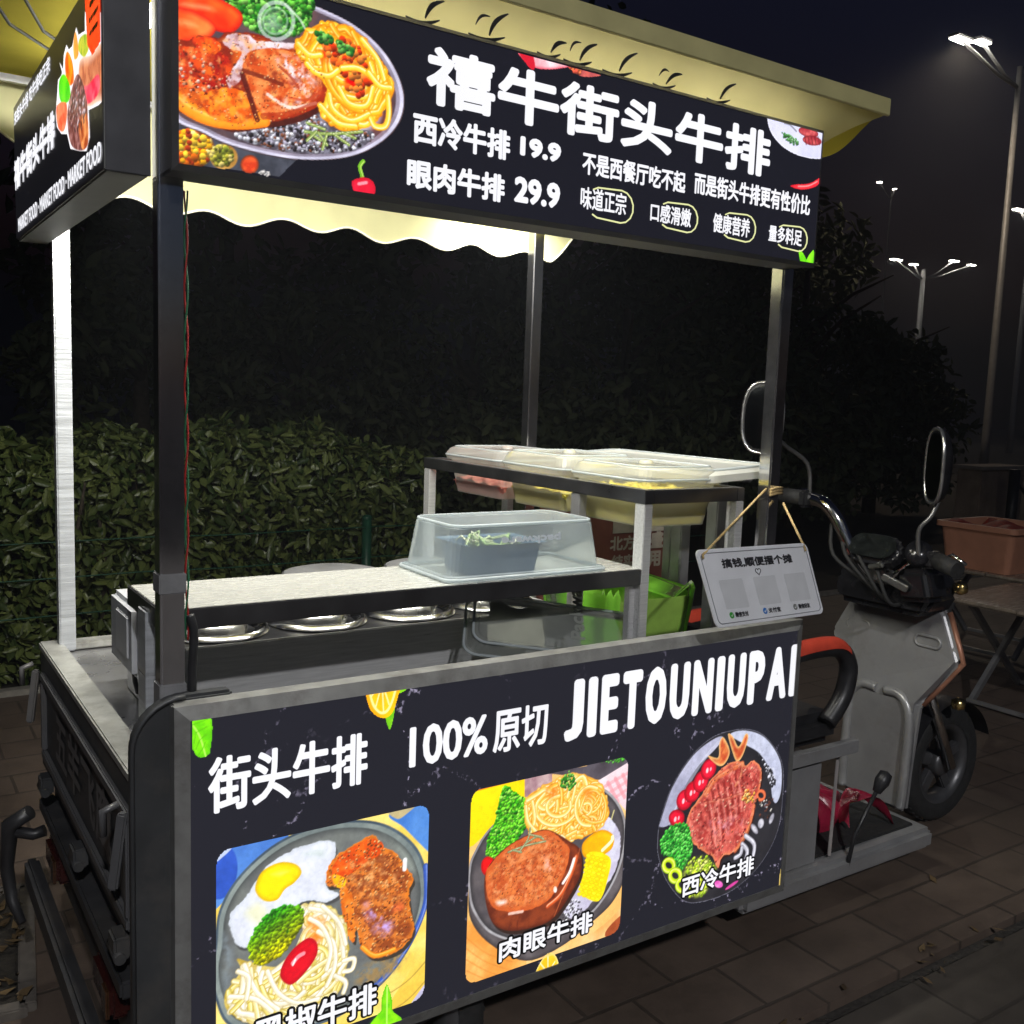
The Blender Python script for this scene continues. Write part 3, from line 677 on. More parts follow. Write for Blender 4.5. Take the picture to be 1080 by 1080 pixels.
b.tube([(X0 - .09, 1.27, .24), (X0 - .03, 1.26, .22), (X0, 1.25, .23)], .018, 8); b.build('tow_hook', BLACK, cart)
def wheel(c, R, w, spokes=True):
    b = MB(); prof = [(R - .085, -w * .42), (R - .03, -w * .5), (R - .008, -w * .38), (R, -w * .16), (R, w * .16), (R - .008, w * .38), (R - .03, w * .5), (R - .085, w * .42)]
    b.lathe(prof, c, (0, 1, 0), 44)
    for k in range(44):
        a = 2 * math.pi * k / 44; p = Vector((c[0] + math.cos(a) * R, c[1], c[2] + math.sin(a) * R)); q = Vector((math.cos(a), 0, math.sin(a)))
        b.beam(p + Vector((0, -w * .3, 0)) - q * .004, p + Vector((0, w * .3, 0)) - q * .004, .016, .014, .002, up=q)
    wl = b.build('wheel', RUBBER, cart)
    b = MB(); r1 = R - .08
    b.lathe([(r1 + .004, -w * .4), (r1 - .03, -w * .36), (r1 - .035, 0), (r1 - .03, w * .36), (r1 + .004, w * .4)], c, (0, 1, 0), 40)
    b.lathe([(0, -w * .45), (.05, -w * .45), (.06, -w * .3), (.06, w * .3), (.05, w * .45), (0, w * .45)], c, (0, 1, 0), 24)
    for k in range(5 if spokes else 0):
        a = 2 * math.pi * k / 5 + .3; b.beam((c[0] + math.cos(a) * .05, c[1], c[2] + math.sin(a) * .05), (c[0] + math.cos(a) * (r1 - .02), c[1], c[2] + math.sin(a) * (r1 - .02)), w * .5, .035, .006, up=(0, 1, 0))
    b.build('rim', mat('rim_paint', (.12, .12, .125), .4, .6, .15, 20, .05), wl); return wl
wheel((.55, .20, GZ + .27), .27, .13); wheel((.55, 1.14, GZ + .27), .27, .13)
fw = wheel((3.57, .68, GZ + .27), .27, .11)
b = MB(); b.grid(lambda a, t: (3.57 + math.cos(math.radians(20 + a * 150)) * .305, .68 + (t - .5) * .16, GZ + .27 + math.sin(math.radians(20 + a * 150)) * (.305 - .02 * abs(t - .5))), 24, 6)
b.build('front_mudguard', BLACK, cart)
b = MB(); b.box(.1, 1.9, .35, .43, -.02, .08, .01); b.box(.1, 1.9, .93, 1.01, -.02, .08, .01); b.tube([(.55, .2, GZ + .27), (.55, 1.14, GZ + .27)], .035, 12); b.build('chassis', DARKPAINT, cart)
# canopy posts
def post(x0, y0, x1, y1, zt, zb=ZB, m=STEELV):
    b = MB(); b.box(x0, x1, y0, y1, zb, zt, .004); return b.build('canopy_post', m, cart)
pFL = post(-.012, .080, .035, .125, 2.40, .72)
post(1.68, .085, 1.725, .13, 2.40, .72)
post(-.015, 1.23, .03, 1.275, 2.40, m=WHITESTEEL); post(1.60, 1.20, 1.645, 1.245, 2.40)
TAPE = mat('grey_tape', (.22, .22, .225), .6, 0, .15, 40, .2)
for z0, z1 in ((1.165, 1.205), (.93, .985)):
    b = MB(); b.box(-.0145, .0375, .0775, .1275, z0, z1, .002); b.build('tape', TAPE, pFL)
# canopy: cloth roof, hanging scalloped valances, bars
CX0, CX1, CY0, CY1, CZ = -.62, 1.925, -.035, 1.40, 2.415
def canopy_roof(a, b_):
    x = CX0 + a * (CX1 - CX0); y = CY0 + b_ * (CY1 - CY0)
    sag = -.028 * math.sin(math.pi * min(1, max(0, a))) * math.sin(math.pi * b_) + .008 * math.sin(a * 21 + b_ * 4) * math.sin(b_ * 9)
    return (x, y, CZ + sag)
can = MB().grid(canopy_roof, 44, 26).build('canopy', CREAM, cart)
def bot(x):
    z = 2.112 + .016 * math.cos(x * 25.5 + .6) + .004 * math.sin(x * 9)
    if x > 1.80: z += (x - 1.80) * .75
    if x < .05: z += (.05 - x) * 1.0
    return min(z, 2.36)
b = MB(); b.grid(lambda a, t: (CX0 + a * (CX1 - CX0), CY1 + .012 * math.sin(a * 31) * (1 - t), bot(CX0 + a * (CX1 - CX0)) * (1 - t) + CZ * t), 150, 6)
bv = b.build('rear_valance', CREAMV, can)
b = MB(); b.tube([(x, CY1 + .012 * math.sin((x - CX0) / (CX1 - CX0) * 31) - .002, bot(x)) for x in np.linspace(CX0, CX1, 150)], .0042, 6); b.build('piping', mat('piping_cream', (.85, .83, .65), .6), bv)
def sbot(y): return 2.385 - min(1, max(0, (y - CY0) / .24)) * .085 + (-.06 if y > .3 else 0) * min(1, (y - .3) / .2 if y > .3 else 0) + .014 * math.cos(y * 25)
for xx in (CX1, CX0):
    b = MB(); b.grid(lambda a, t: (xx, CY0 + a * (CY1 - CY0), sbot(CY0 + a * (CY1 - CY0)) * (1 - t) + CZ * t), 90, 4); b.build('side_valance', CREAM, can)
# front: a stiff edge strip, and the printed valance tucked in behind the sign
b = MB(); b.box(CX0, CX1, CY0 - .006, CY0 + .004, 2.378, 2.424, .002); b.build('edge_strip', mat('strip_plastic', (.60, .55, .26), .45, 0, .1, 12, .1), can)
ya, za, yb, zb_ = CY0 + .006, 2.380, .116, 2.20
b = MB(); b.grid(lambda a, t: (.0 + a * (1.70 + (CX1 - .01 - 1.70) * (1 - t) ** 2), ya + (yb - ya) * t + .006 * math.sin(a * 40) * t, za + (zb_ - za) * t), 90, 5); fv = b.build('front_valance', cloth('valance_front', (.80, .72, .36), .5), can)
nl = math.hypot(yb - ya, zb_ - za)
fvv = lambda u, v, h: (u, yb + (ya - yb) * v / nl - h * .77, zb_ + (za - zb_) * v / nl - h * .64)
INKB = mat('brush_ink', (.07, .07, .07), .6)
for i, (px_, py_) in enumerate(((440, 6), (507, 26), (574, 44), (604, 46), (645, 69), (695, 88), (752, 104))):
    ux = at(px_, py_, 1, .02)[0]; b = MB(); kk = (1., 1.15, .8, 1., 1.1, .9, 1.)[i]
    for dx, v0, ln, an, wd_ in ((-.030, .156, .075, .12, .009), (.012, .162, .050, .95 + .2 * math.sin(i * 2.2), .010), (-.022, .176, .030, .75 + .3 * math.cos(i * 1.7), .006))[:3 if i % 2 else 2]:
        c_, s_ = math.cos(an), math.sin(an); up, dn = [], []
        for q in np.linspace(0, 1, 9):
            w_ = wd_ * (math.sin(math.pi * min(1, q * .85 + .08)) ** .8) * .55; be = .010 * math.sin(math.pi * q) * (1 if an > .5 else -1)
            x_, v_ = ux + (dx + ln * q * c_) * kk - be * s_, v0 + ln * q * s_ * kk + be * c_
            up.append((x_ - s_ * w_, v_ + c_ * w_)); dn.append((x_ + s_ * w_, v_ - c_ * w_))
        b.prism(up + dn[::-1], fvv, .0085, .0095)
    b.build('brush_lettering', INKB, fv)
b = MB()
for y in (.02, 1.33): b.beam((CX0 + .03, y, 2.398), (CX1 - .03, y, 2.398), .025, .02)
for x in (-.56, -.005, 1.70, 1.88): b.beam((x, .0, 2.395), (x, 1.36, 2.395), .02, .02)
b.build('roof_frame', STEELD, can)
for dx in (0, .07):
    b = MB(); b.tube([(-.27 + dx, .35, 2.385), (-.24 + dx, .55, 2.37), (-.17 + dx, .75, 2.365), (-.06 + dx, .92, 2.375), (.1 + dx, 1.0, 2.39)], .004, 7); b.build('roof_hoop', mat('black_wire', (.02, .02, .02), .6), can)
# led tubes under the canopy
TB = emis('led_tube_glow', (1., .985, .92), TUBE)
for a, b_ in (((.03, .17, 2.352), (1.62, .17, 2.352)), ((1.36, 1.30, 2.27), (1.74, 1.30, 2.27)), ((.03, .30, 2.30), (.03, 1.10, 2.30))):
    g = MB(); g.tube([a, b_], .013, 12); tb = g.build('led_tube', TB, can)
    ld = bpy.data.lights.new('led_light', 'AREA'); ld.shape = 'RECTANGLE'; lt_ = (Vector(b_) - Vector(a)).length; ld.size = lt_ * S; ld.size_y = .03; ld.energy = LED * lt_; ld.color = (1., .98, .90); ld.spread = math.radians(170)
    lo = bpy.data.objects.new('led_light', ld); COL.objects.link(lo); lo.parent = can; lo.location = W(((a[0] + b_[0]) / 2, (a[1] + b_[1]) / 2, a[2] - .02)) - origin_of(can)
    lo.rotation_euler = (math.radians(34 if a[1] < .2 else -10), 0, 0) if b_[0] > a[0] else (0, math.radians(-20), math.radians(90))
    g = MB(); g.beam((a[0], a[1], a[2] + .022), (b_[0], b_[1], b_[2] + .020), .014, .010); g.build('tube_holder', mat('white_plastic', (.7, .7, .7), .4), tb)
# bulkhead behind the driver
b = MB()
for x, y in ((1.80, .40), (1.80, .56), (1.80, .95)): b.box(x, x + .045, y, y + .05, .2, 1.36, .004)
b.box(1.8, 1.845, .3, 1.28, 1.33, 1.36, .004); b.box(1.81, 1.84, .62, .66, .2, 1.34, .003); b.build('bulkhead_frame', ALU, cart)
# seat, floor, shield
b = MB(); b.box(1.86, 2.43, .40, .96, -.12, .30, .02); b.build('seat_base', SILVER, cart)
b = MB(); b.beam((1.86, .385, .325), (2.58, .385, .325), .03, .05); b.build('seat_rail', SILVER, cart)
b = MB(); b.box(1.88, 2.50, .40, .96, .345, .46, .035, 4); seat = b.build('seat', BLACK, cart)
b = MB(); b.box(1.87, 1.97, .40, .96, .46, .80, .03, 4); b.build('backrest', BLACK, seat)
for y in (.40, .95):
    P = [(1.98, y, .66), (2.15, y, .70), (2.34, y, .715), (2.46, y, .70), (2.52, y, .63), (2.50, y, .52), (2.42, y, .43)]
    b = MB(); b.tube(spline(P, 5, False), .034, 10); ar = b.build('armrest', BLACK, seat)
    b = MB(); b.grid(lambda a, t: tuple(Vector(spline(P, 12, False)[min(int(a * 40), 40)]) + Vector((0, .037 * math.cos(math.pi * t), .037 * math.sin(math.pi * t) + .004))), 40, 8); b.build('armrest_pad', REDV, ar)
b = MB(); b.prism([(2.0, .36), (3.10, .36), (3.10, 1.0), (2.0, 1.0)], fz, -.19, -.105, .02); fb = b.build('footboard', SILVER, cart)
b = MB(); b.prism([(2.3, .42), (3.04, .42), (3.04, .94), (2.3, .94)], fz, -.108, -.096, .004); b.build('rubber_mat', RUBBER, fb)
b = MB(); b.tube([(2.45, .62, -.09), (2.75, .70, -.088), (3.06, .64, -.07)], .006, 6); b.build('yellow_cable', mat('yellow_cable', (.55, .45, .05), .4), cart)
fsh = lambda u, v, h: (3.12 + .10 * (v - .1) * (1 if v > .4 else .3) + h, u, v)
cy = .68
half = [(.16, -.11), (.165, .10), (.18, .36), (.215, .42), (.315, .565), (.29, .62), (.225, .755), (.20, .775)]
poly = [(cy - a, v) for a, v in half] + [(cy + a, v) for a, v in half[::-1]]
b = MB(); b.prism(poly, fsh, 0, .05, .018, 3); sh = b.build('leg_shield', SILVER, cart)
b = MB(); P = [(cy - .02, .385), (cy - .09, .385), (cy - .135, .34), (cy - .15, .25), (cy - .15, .0), (cy - .145, -.09)]
b.tube([Vector(fsh(u, v, -.004)) for u, v in spline(P, 5, False)], .02, 10); P2 = [(2 * cy - u, v) for u, v in P]; b.tube([Vector(fsh(u, v, -.004)) for u, v in spline(P2, 5, False)], .02, 10)
b.build('shield_moulding', mat('silver_bright', (.36, .36, .36), .32, .4), sh)
def pill(cx, cz_, rx, rz, k=8):
    return [(cx + (rx - rz) + rz * math.cos(t), cz_ + rz * math.sin(t)) for t in np.linspace(-math.pi / 2, math.pi / 2, k)] + [(cx - (rx - rz) + rz * math.cos(t), cz_ + rz * math.sin(t)) for t in np.linspace(math.pi / 2, 3 * math.pi / 2, k)]
for sg in (-1, 1):
    b = MB(); pp = pill(cy + sg * .17, .625, .058, .022); b.tube([Vector(fsh(u, v, -.002)) for u, v in pp], .006, 6, closed=True); b.build('shield_recess', SILVER, sh)
b = MB(); pe = [Vector(fsh(u, v, .025)) for u, v in poly[4:-4]]; b.tube([Vector(fsh(u + (-.004 if u < cy else .004), v, .03)) for u, v in poly[2:7]], .012, 8); b.build('edge_strip', mat('copper_trim', (.35, .16, .10), .35, .3), sh)
b = MB(); b.box(3.2, 3.42, .50, .86, .38, .74, .06, 4); b.build('front_fairing', BLACK, cart)
# shopping things on the footboard hang from the dash: a red bag is its own thing (below)
b = MB(); b.tube([(2.56, .37, -.17), (2.58, .36, -.02), (2.68, .35, .14)], .008, 8); gl = b.build('gear_lever', BLACK, cart)
b = MB(); b.lathe([(0, 0), (.016, .005), (.028, .05), (.024, .085), (0, .095)], (2.675, .35, .13), (.55, -.05, .8), 14); b.build('knob', BLACK, gl)
# handlebar
b = MB(); far = [(3.03, .70, .86), (2.99, .745, .93), (2.965, .79, 1.02), (2.945, .835, 1.11), (2.93, .89, 1.165), (2.93, .96, 1.178), (2.93, 1.10, 1.178)]
b.tube(spline(far, 5, False), .027, 14); near = [(3.03, .66, .86), (3.05, .60, .91), (3.07, .54, .97), (3.07, .47, .985), (3.04, .36, .97)]
b.tube(spline(near, 5, False), .022, 12); hb = b.build('handlebar', CHROME, cart)
for A, B in (((2.93, .985, 1.178), (2.93, 1.13, 1.178)), ((3.06, .43, .985), (3.03, .32, .965))):
    b = MB(); b.tube([A, B], .034, 14); gr = b.build('grip', RUBBER, hb)
    A_, B_ = Vector(A), Vector(B); b = MB(); b.tube([A_ + Vector((.03, 0, 0)), A_ + Vector((.06, .0, .03)) + (B_ - A_) * .3, B_ + Vector((.05, 0, .02))], .007, 8); b.build('brake_lever', CHROME, gr)
b = MB(); b.box(2.885, 2.955, .955, 1.0, 1.14, 1.215, .012); b.build('switch_block', BLACK, hb)
b = MB(); b.box(3.03, 3.09, .42, .48, .95, 1.02, .012); b.build('switch_block', BLACK, hb)
b = MB(); b.prism(pill(0, 0, .13, .07), lambda u, v, h: (2.98 + v * .55 + h * -.6, .66 + u, 1.0 + v * .8 + h * .5), -.06, .03, .02, 3); ic = b.build('instrument_cluster', BLACKG, cart)
b = MB(); b.prism(pill(0, 0, .11, .053), lambda u, v, h: (2.98 + v * .55 + h * -.6, .66 + u, 1.0 + v * .8 + h * .5), .031, .035, .0); b.build('dial_glass', mat('dial', (.012, .014, .013), .1, 0, .5, 30), ic)
b = MB(); b.prism([(.47, .74), (.89, .74), (.93, .84), (.84, .95), (.52, .95), (.43, .84)], lambda u, v, h: (3.04 + h + (v - .74) * .25, u, v), 0, .2, .03, 3); b.prism([(.40, .82), (.56, .80), (.57, .93), (.44, .95)], lambda u, v, h: (3.0 + h, u, v), 0, .14, .025, 3)
b.lathe([(0, -.05), (.04, -.045), (.056, 0), (.05, .03), (0, .035)], (3.04, .50, 1.0), (-.6, -.5, .5), 16); b.build('headstock_cover', BLACKG, cart)
b = MB(); b.box(2.99, 3.06, .60, .70, .86, .93, .012); b.beam((2.96, .60, .90), (2.99, .50, .86), .018, .03, .004); b.beam((2.95, .66, .93), (2.93, .58, .95), .014, .02, .004); b.build('key_lock', mat('lock_metal', (.45, .45, .44), .25, .9, .2, 20), cart)
for k in range(4):
    b = MB(); b.tube(spline([(2.95 + k * .03, .86 - k * .03, 1.08 - k * .03), (2.90 + k * .02, .80 - k * .05, .96), (2.98, .70 - k * .04, .86 - k * .02), (3.06, .66 - k * .03, .78)], 5, False), .008, 7); b.build('control_cable', RUBBER, cart)
for c_, ax in (((3.08, .40, .97), (.6, -.7, .1)), ((3.24, .43, .86), (.7, -.6, .1)), ((3.50, .55, .30), (.6, -.7, .1))):
    b = MB(); b.lathe([(0, -.03), (.02, -.027), (.03, 0), (.024, .022), (0, .03)], c_, ax, 16); b.build('indicator_light', mat('gold_chrome', (.85, .58, .22), .22, 1., .3, 30, .3), cart)
def mirror(c, ax, stalk):
    b = MB(); b.tube(spline(stalk, 5, False), .009, 8); st = b.build('mirror', mat('mirror_stalk', (.3, .3, .3), .3, .8), cart)
    ax = Vector(ax).normalized(); u = ax.orthogonal().normalized(); u = Vector((0, 0, 1)) - ax * ax.z; u.normalize(); v = ax.cross(u); c = Vector(c)
    shp = [(math.cos(t), math.sin(t)) for t in np.linspace(0, 2 * math.pi, 24, endpoint=False)]; shp = [(math.copysign(abs(a) ** .75, a), math.copysign(abs(b_) ** .75, b_)) for a, b_ in shp]
    P = lambda k, h: [c + v * a * .085 * k + u * b_ * .15 * k + ax * h for a, b_ in shp]
    b = MB(); b.loft([P(.55, -.045), P(.9, -.025), P(1, 0), P(1, .008)], True, True, True); b.build('mirror_shell', BLACKG, st)
    b = MB(); b.loft([P(.86, .0085), P(.86, .0095)], True, True); b.build('mirror_glass', mat('mirror_glass', (.06, .065, .07), .03, 1., .0), st)
    b = MB(); b.tube([p for p in P(.97, .006)], .0075, 8, closed=True); b.build('mirror_rim', mat('rim_silver', (.6, .6, .6), .2, .9), st)
mirror((3.0, .43, 1.36), (-.80, .55, .0), [(3.02, .48, .98), (3.0, .48, 1.10), (3.02, .44, 1.17), (3.06, .42, 1.30)])
mirror((2.62, .98, 1.52), (-.85, -.5, .05), [(2.93, .97, 1.20), (2.90, .97, 1.33), (2.74, .98, 1.42), (2.66, .98, 1.52)])
for y in (.60, .76):
    b = MB(); b.tube([(3.30, y, .45), (3.42, y, .25), (3.57, y, GZ + .27)], .022, 10); b.build('fork', CHROME if y < .7 else STEELD, cart)

# ================================================================== LIGHT-BOX SIGNS
ff = lambda u, v, h: (u, -h, v)              # front plane y=0
XL = -.10
fl = lambda u, v, h: (XL - h, -u, v)         # left sign plane, u along -y
PRINT = printmat('printed_film', 1.22)
def pb(K, lb, rt, axis=1, plane=0.):
    a = at(K[0] + lb[0] / K[2], K[1] + lb[1] / K[2], axis, plane); b_ = at(K[0] + rt[0] / K[2], K[1] + rt[1] / K[2], axis, plane)
    return (a[0], b_[0], a[2], b_[2]) if axis == 1 else (-a[1], -b_[1], a[2], b_[2])
def ftext(s, K, lb, rt, dil, parent, fr=ff, axis=1, plane=0., m=LETTER, h=.001, name='lettering', **kw):
    u0, u1, v0, v1 = pb(K, lb, rt, axis, plane); return text(name, s, fr, u0, u1, v0, v1, dil, m, parent, h=h, **kw)
BLKINK = mat('black_ink', (.006, .006, .007), .4, 0, .2)
def outlined(s, K, lb, rt, dil, parent, **kw):
    u0, u1, v0, v1 = pb(K, lb, rt); e = .0055
    text('letter_outline', s, ff, u0 - e, u1 + e, v0 - e, v1 + e, dil + e, BLKINK, parent, h=.0022)
    text('lettering', s, ff, u0, u1, v0, v1, dil, LETTER, parent, h=.0034)
def box_sign(name, x0, x1, z0, z1, dep, fw_, label, edge, mf):
    t = thing(name, ((x0 + x1) / 2, dep / 2, z0), label, 'sign', 'light-box signs on the food cart')
    b = MB(); b.box(x0 - .004, x1 + .004, .006, dep, z0 - .004, z1 + .004, .004); b.build('cabinet', edge, t)
    b = MB()                                             # snap frame, sloping towards the film
    o = [(x0 - .006, z0 - .006), (x1 + .006, z0 - .006), (x1 + .006, z1 + .006), (x0 - .006, z1 + .006)]; i_ = [(x0 + fw_, z0 + fw_), (x1 - fw_, z0 + fw_), (x1 - fw_, z1 - fw_), (x0 + fw_, z1 - fw_)]
    for k in range(4):
        l = (k + 1) % 4; b.quad(ff(*o[k], -.02), ff(*o[l], -.02), ff(*o[l], -.006), ff(*o[k], -.006)); b.quad(ff(*o[k], -.006), ff(*o[l], -.006), ff(*i_[l], .0035), ff(*i_[k], .0035)); b.quad(ff(*i_[k], .0035), ff(*i_[l], .0035), ff(*i_[l], -.004), ff(*i_[k], -.004))
    b.build('snap_frame', edge, t)
    b = MB(); e_ = fw_ - .001; b.quad(ff(x0 + e_, z0 + e_, 0), ff(x1 - e_, z0 + e_, 0), ff(x1 - e_, z1 - e_, 0), ff(x0 + e_, z1 - e_, 0)); b.build('face_film', mf, t)
    return t
SIGN_DARK = mat('sign_cabinet_dark', (.10, .10, .105), .42, .25, .15, 15, .02)
# ---- top sign
top = box_sign('light_box_sign', 0., 1.705, 1.955, 2.305, .11, .004, 'long black light-box sign across the top front with the large steak platter photo and prices', SIGN_DARK,
               sign_face('top_film', srgb((27, 27, 35)), srgb((40, 38, 52)), .6))
KT = (420, 0, 1080 / 520)
ftext('禧牛街头牛排', KT, (60, 226), (818, 290), .0046, top)
ftext('西冷牛排', KT, (31, 312), (246, 288), .0024, top)
ftext('19.9', KT, (266, 340), (357, 316), .0034, top)
ftext('眼肉牛排', KT, (18, 410), (234, 384), .0024, top)
ftext('29.9', KT, (253, 442), (355, 403), .0034, top)
ftext('不是西餐厅吃不起', KT, (402, 381), (630, 378), .0014, top)
ftext('而是街头牛排更有性价比', KT, (647, 424), (903, 430), .0014, top)
PILL = emis('pill_outline', srgb((232, 235, 170)), 1.1, .05)
for s, lb, rt, p0, p1 in (('味道正宗', (398, 456), (500, 425), (418, 478), (516, 422)), ('口感滑嫩', (551, 484), (642, 459), (572, 500), (657, 452)), ('健康营养', (688, 508), (771, 480), (708, 522), (784, 474)), ('量多料足', (810, 528), (885, 505), (827, 543), (897, 500))):
    ftext(s, KT, lb, rt, .0009, top)
    u0, u1, v0, v1 = pb(KT, p0, p1); q = pill((u0 + u1) / 2, (v0 + v1) / 2, (u1 - u0) / 2, (v1 - v0) / 2 * .98)
    b = MB()
    b.tube([ff(u, v, .0008) for u, v in ([(u0 + .022, v0 + .004)] + q[:8] + [(u0 + .022, v1 - .004)])], .0018, 6)
    b.tube([ff(u, v, .0008) for u, v in ((u0 + .022, v1 - .004), (u0 + .008, v1 - .010))], .0018, 6); b.tube([ff(u, v, .0008) for u, v in ((u0 + .022, v0 + .004), (u0 + .008, v0 + .010))], .0018, 6)
    b.build('pill_outline', PILL, top)
TBOX = (.004, 1.70, 1.96, 2.30)
def sub(lo, hi, b_=TBOX): return (max(lo[0], b_[0]), min(hi[0], b_[1]), max(lo[1], b_[2]), min(hi[1], b_[3]))
# big platter
K1 = (185, 0, 4.32)
P = Paint(K1, 1, 0., (.004, .66, 1.96, 2.30), .0019)
P.blob([(0, 540), (300, 640), (560, 725), (475, 808), (300, 780), (-20, 745)], (44, 46, 54), (62, 64, 74), 40, sharp=True)
P.blob(P.oval(80, 675, 98, 90, 10), (120, 70, 30), (90, 50, 25), 40); P.dots(P.oval(75, 675, 85, 78, 10), 420, .004, .0075, [(255, 205, 60), (245, 170, 30), (200, 90, 20), (255, 235, 140), (170, 50, 20)], 3)
P.blob(P.oval(220, 715, 64, 58, 15), (190, 140, 70), (140, 95, 40), 50); P.dots(P.oval(212, 712, 48, 44, 15), 200, .003, .005, [(190, 180, 60), (120, 130, 40), (220, 200, 110), (90, 90, 30)], 4)
P.blob(P.oval(338, 750, 42, 44), (190, 50, 25), (225, 80, 40), 90, rim=(90, 40, 20), rimw=.006); P.dots(P.oval(408, 792, 26, 10, 10), 30, .0015, .003, [(210, 205, 200), (150, 150, 150)], 5)
rimpts = [(-60, 470), (130, 612), (300, 680), (550, 730), (780, 722), (930, 660), (1022, 565), (1048, 450), (1012, 325), (930, 205), (800, 100), (620, 15), (480, -40), (200, -90), (-60, -90)]
P.blob(rimpts, (70, 52, 54), (50, 40, 44), 30)
ctr = np.array([470., 320.]); shr = lambda k: [tuple(ctr + (np.array(q) - ctr) * k) for q in rimpts]
P.blob(shr(.985), (218, 214, 236), (190, 186, 210), 25); P.blob(shr(.955), (120, 112, 128), (150, 140, 160), 20); P.blob(shr(.925), (84, 60, 62), (60, 50, 58), 25)
P.patch([(880, 430), (1010, 470), (960, 620), (840, 660), (860, 540)], (120, 40, 30), .8, .02); P.patch([(870, 480), (945, 460), (940, 560), (860, 620), (790, 600)], (205, 205, 228), 1., .015, thr=.15)
P.blob([(280, 590), (560, 555), (660, 520), (720, 590), (900, 600), (820, 685), (560, 700), (330, 650)], (52, 46, 54), (120, 118, 134), 80)
P.dots([(290, 595), (560, 560), (640, 525), (720, 600), (900, 610), (820, 680), (560, 690), (330, 645)], 520, .0015, .0045, [(225, 225, 240), (170, 165, 185), (40, 34, 38), (30, 26, 30), (120, 70, 50), (240, 240, 250)], 6)
P.blob([(250, -60), (600, -60), (615, 70), (570, 150), (440, 165), (330, 120)], (18, 60, 14), (40, 110, 20), 90)
P.dots([(235, -10), (600, -30), (615, 80), (560, 155), (430, 160), (320, 110)], 750, .0025, .0055, [(60, 150, 40), (30, 110, 24), (100, 195, 60), (20, 80, 20), (135, 215, 90)], 7)
P.stroke(P.oval(460, 95, 78, 84) + [(538, 95)], .007, (205, 220, 215), alpha=.65); P.stroke(P.oval(455, 95, 55, 60) + [(510, 95)], .004, (190, 210, 200), alpha=.45); P.patch(P.oval(450, 95, 70, 75), (170, 195, 185), .6, .02, thr=.35)
P.stroke([(500, 20), (560, 80), (590, 130)], .004, (215, 230, 215), alpha=.7)
P.blob([(-40, -60), (120, -40), (240, 15), (300, 60), (300, 110), (250, 150), (150, 130), (-40, 60)], (235, 40, 14), (255, 110, 40), 14, rim=(190, 20, 10), rimw=.012)
P.blob([(-40, 40), (60, 42), (150, 85), (185, 130), (150, 175), (60, 190), (-40, 205)], (240, 60, 20), (255, 125, 60), 14, rim=(200, 26, 14), rimw=.012)
P.patch([(20, 0), (160, 20), (190, 60), (90, 50), (0, 30)], (255, 175, 120), .9, .012, thr=.2); P.patch([(0, 80), (80, 90), (110, 130), (20, 130)], (255, 180, 110), .8, .012, thr=.2)
stk = [(-40, 205), (60, 185), (110, 160), (190, 172), (230, 150), (300, 148), (400, 165), (480, 205), (560, 215), (630, 270), (690, 385), (675, 460), (560, 530), (380, 562), (250, 575), (110, 520), (-40, 440)]
P.blob([(x + 6, y + 26) for x, y in stk], (48, 14, 12), (70, 24, 16), 30)
P.blob(stk, (205, 84, 26), (120, 28, 14), 24, rim=(110, 24, 10), rimw=.02, wob=.003, contrast=2.)
P.stroke([(-30, 420), (70, 500), (180, 545), (300, 555), (400, 545)], .028, (250, 150, 40), (215, 100, 20), (255, 190, 80))
P.blob([(110, 420), (200, 400), (300, 415), (350, 480), (385, 548), (250, 558), (150, 520)], (250, 140, 40), (215, 80, 20), 60, wob=.002, contrast=2.2)
P.blob([(-20, 230), (60, 215), (200, 240), (260, 300), (220, 390), (120, 420), (60, 400), (-20, 380)], (150, 20, 14), (215, 66, 24), 50, wob=.004, contrast=2.6)
P.patch([(90, 270), (200, 270), (235, 330), (190, 380), (100, 350)], (235, 90, 30), 1., .015, ns=70, thr=.3)
P.blob([(75, 175), (150, 165), (205, 205), (190, 245), (120, 235)], (245, 110, 30), (200, 40, 16), 60, wob=.003)
P.dots([(0, 240), (120, 260), (280, 260), (250, 380), (150, 430), (20, 400)], 60, .0012, .0035, [(255, 225, 210), (250, 190, 160), (70, 12, 10), (120, 24, 14)], 8)
P.blob([(215, 190), (260, 152), (330, 160), (370, 190), (470, 190), (560, 205), (520, 222), (400, 225), (330, 240), (310, 300), (290, 370), (250, 400), (235, 370), (270, 300), (300, 240), (260, 225)], (236, 226, 236), (205, 170, 175), 40, wob=.003, contrast=2)
P.blob([(330, 250), (420, 220), (520, 235), (610, 290), (668, 380), (650, 450), (560, 515), (440, 540), (380, 500), (330, 400), (305, 330)], (224, 120, 62), (196, 70, 28), 60, wob=.002, contrast=2.4)
P.patch([(430, 245), (560, 250), (650, 350), (660, 430), (560, 500), (440, 490), (520, 400), (470, 330)], (248, 226, 232), 1.3, .02, ns=75, thr=.4)
P.patch(stk, (252, 170, 96), .8, .012, ns=80, thr=.5); P.patch(stk, (110, 22, 12), .75, .012, ns=95, thr=.52); P.patch([(430, 245), (560, 250), (650, 350), (660, 430), (560, 500), (440, 490), (520, 400)], (250, 232, 240), 1.1, .02, ns=110, thr=.46)
P.stroke([(305, 340), (335, 430), (372, 545)], .010, (70, 16, 12), alpha=.9); P.stroke([(310, 322), (400, 352), (485, 385)], .008, (96, 26, 14), alpha=.85); P.stroke([(470, 300), (520, 345), (560, 400)], .006, (150, 50, 30), alpha=.8)
P.stroke([(420, 430), (520, 490), (640, 470)], .006, (255, 236, 225), alpha=.8); P.stroke([(520, 445), (600, 455), (665, 410)], .005, (180, 60, 30), alpha=.8)
P.stroke([(400, 530), (520, 520), (640, 470), (690, 400)], .012, (150, 36, 16), alpha=.7)
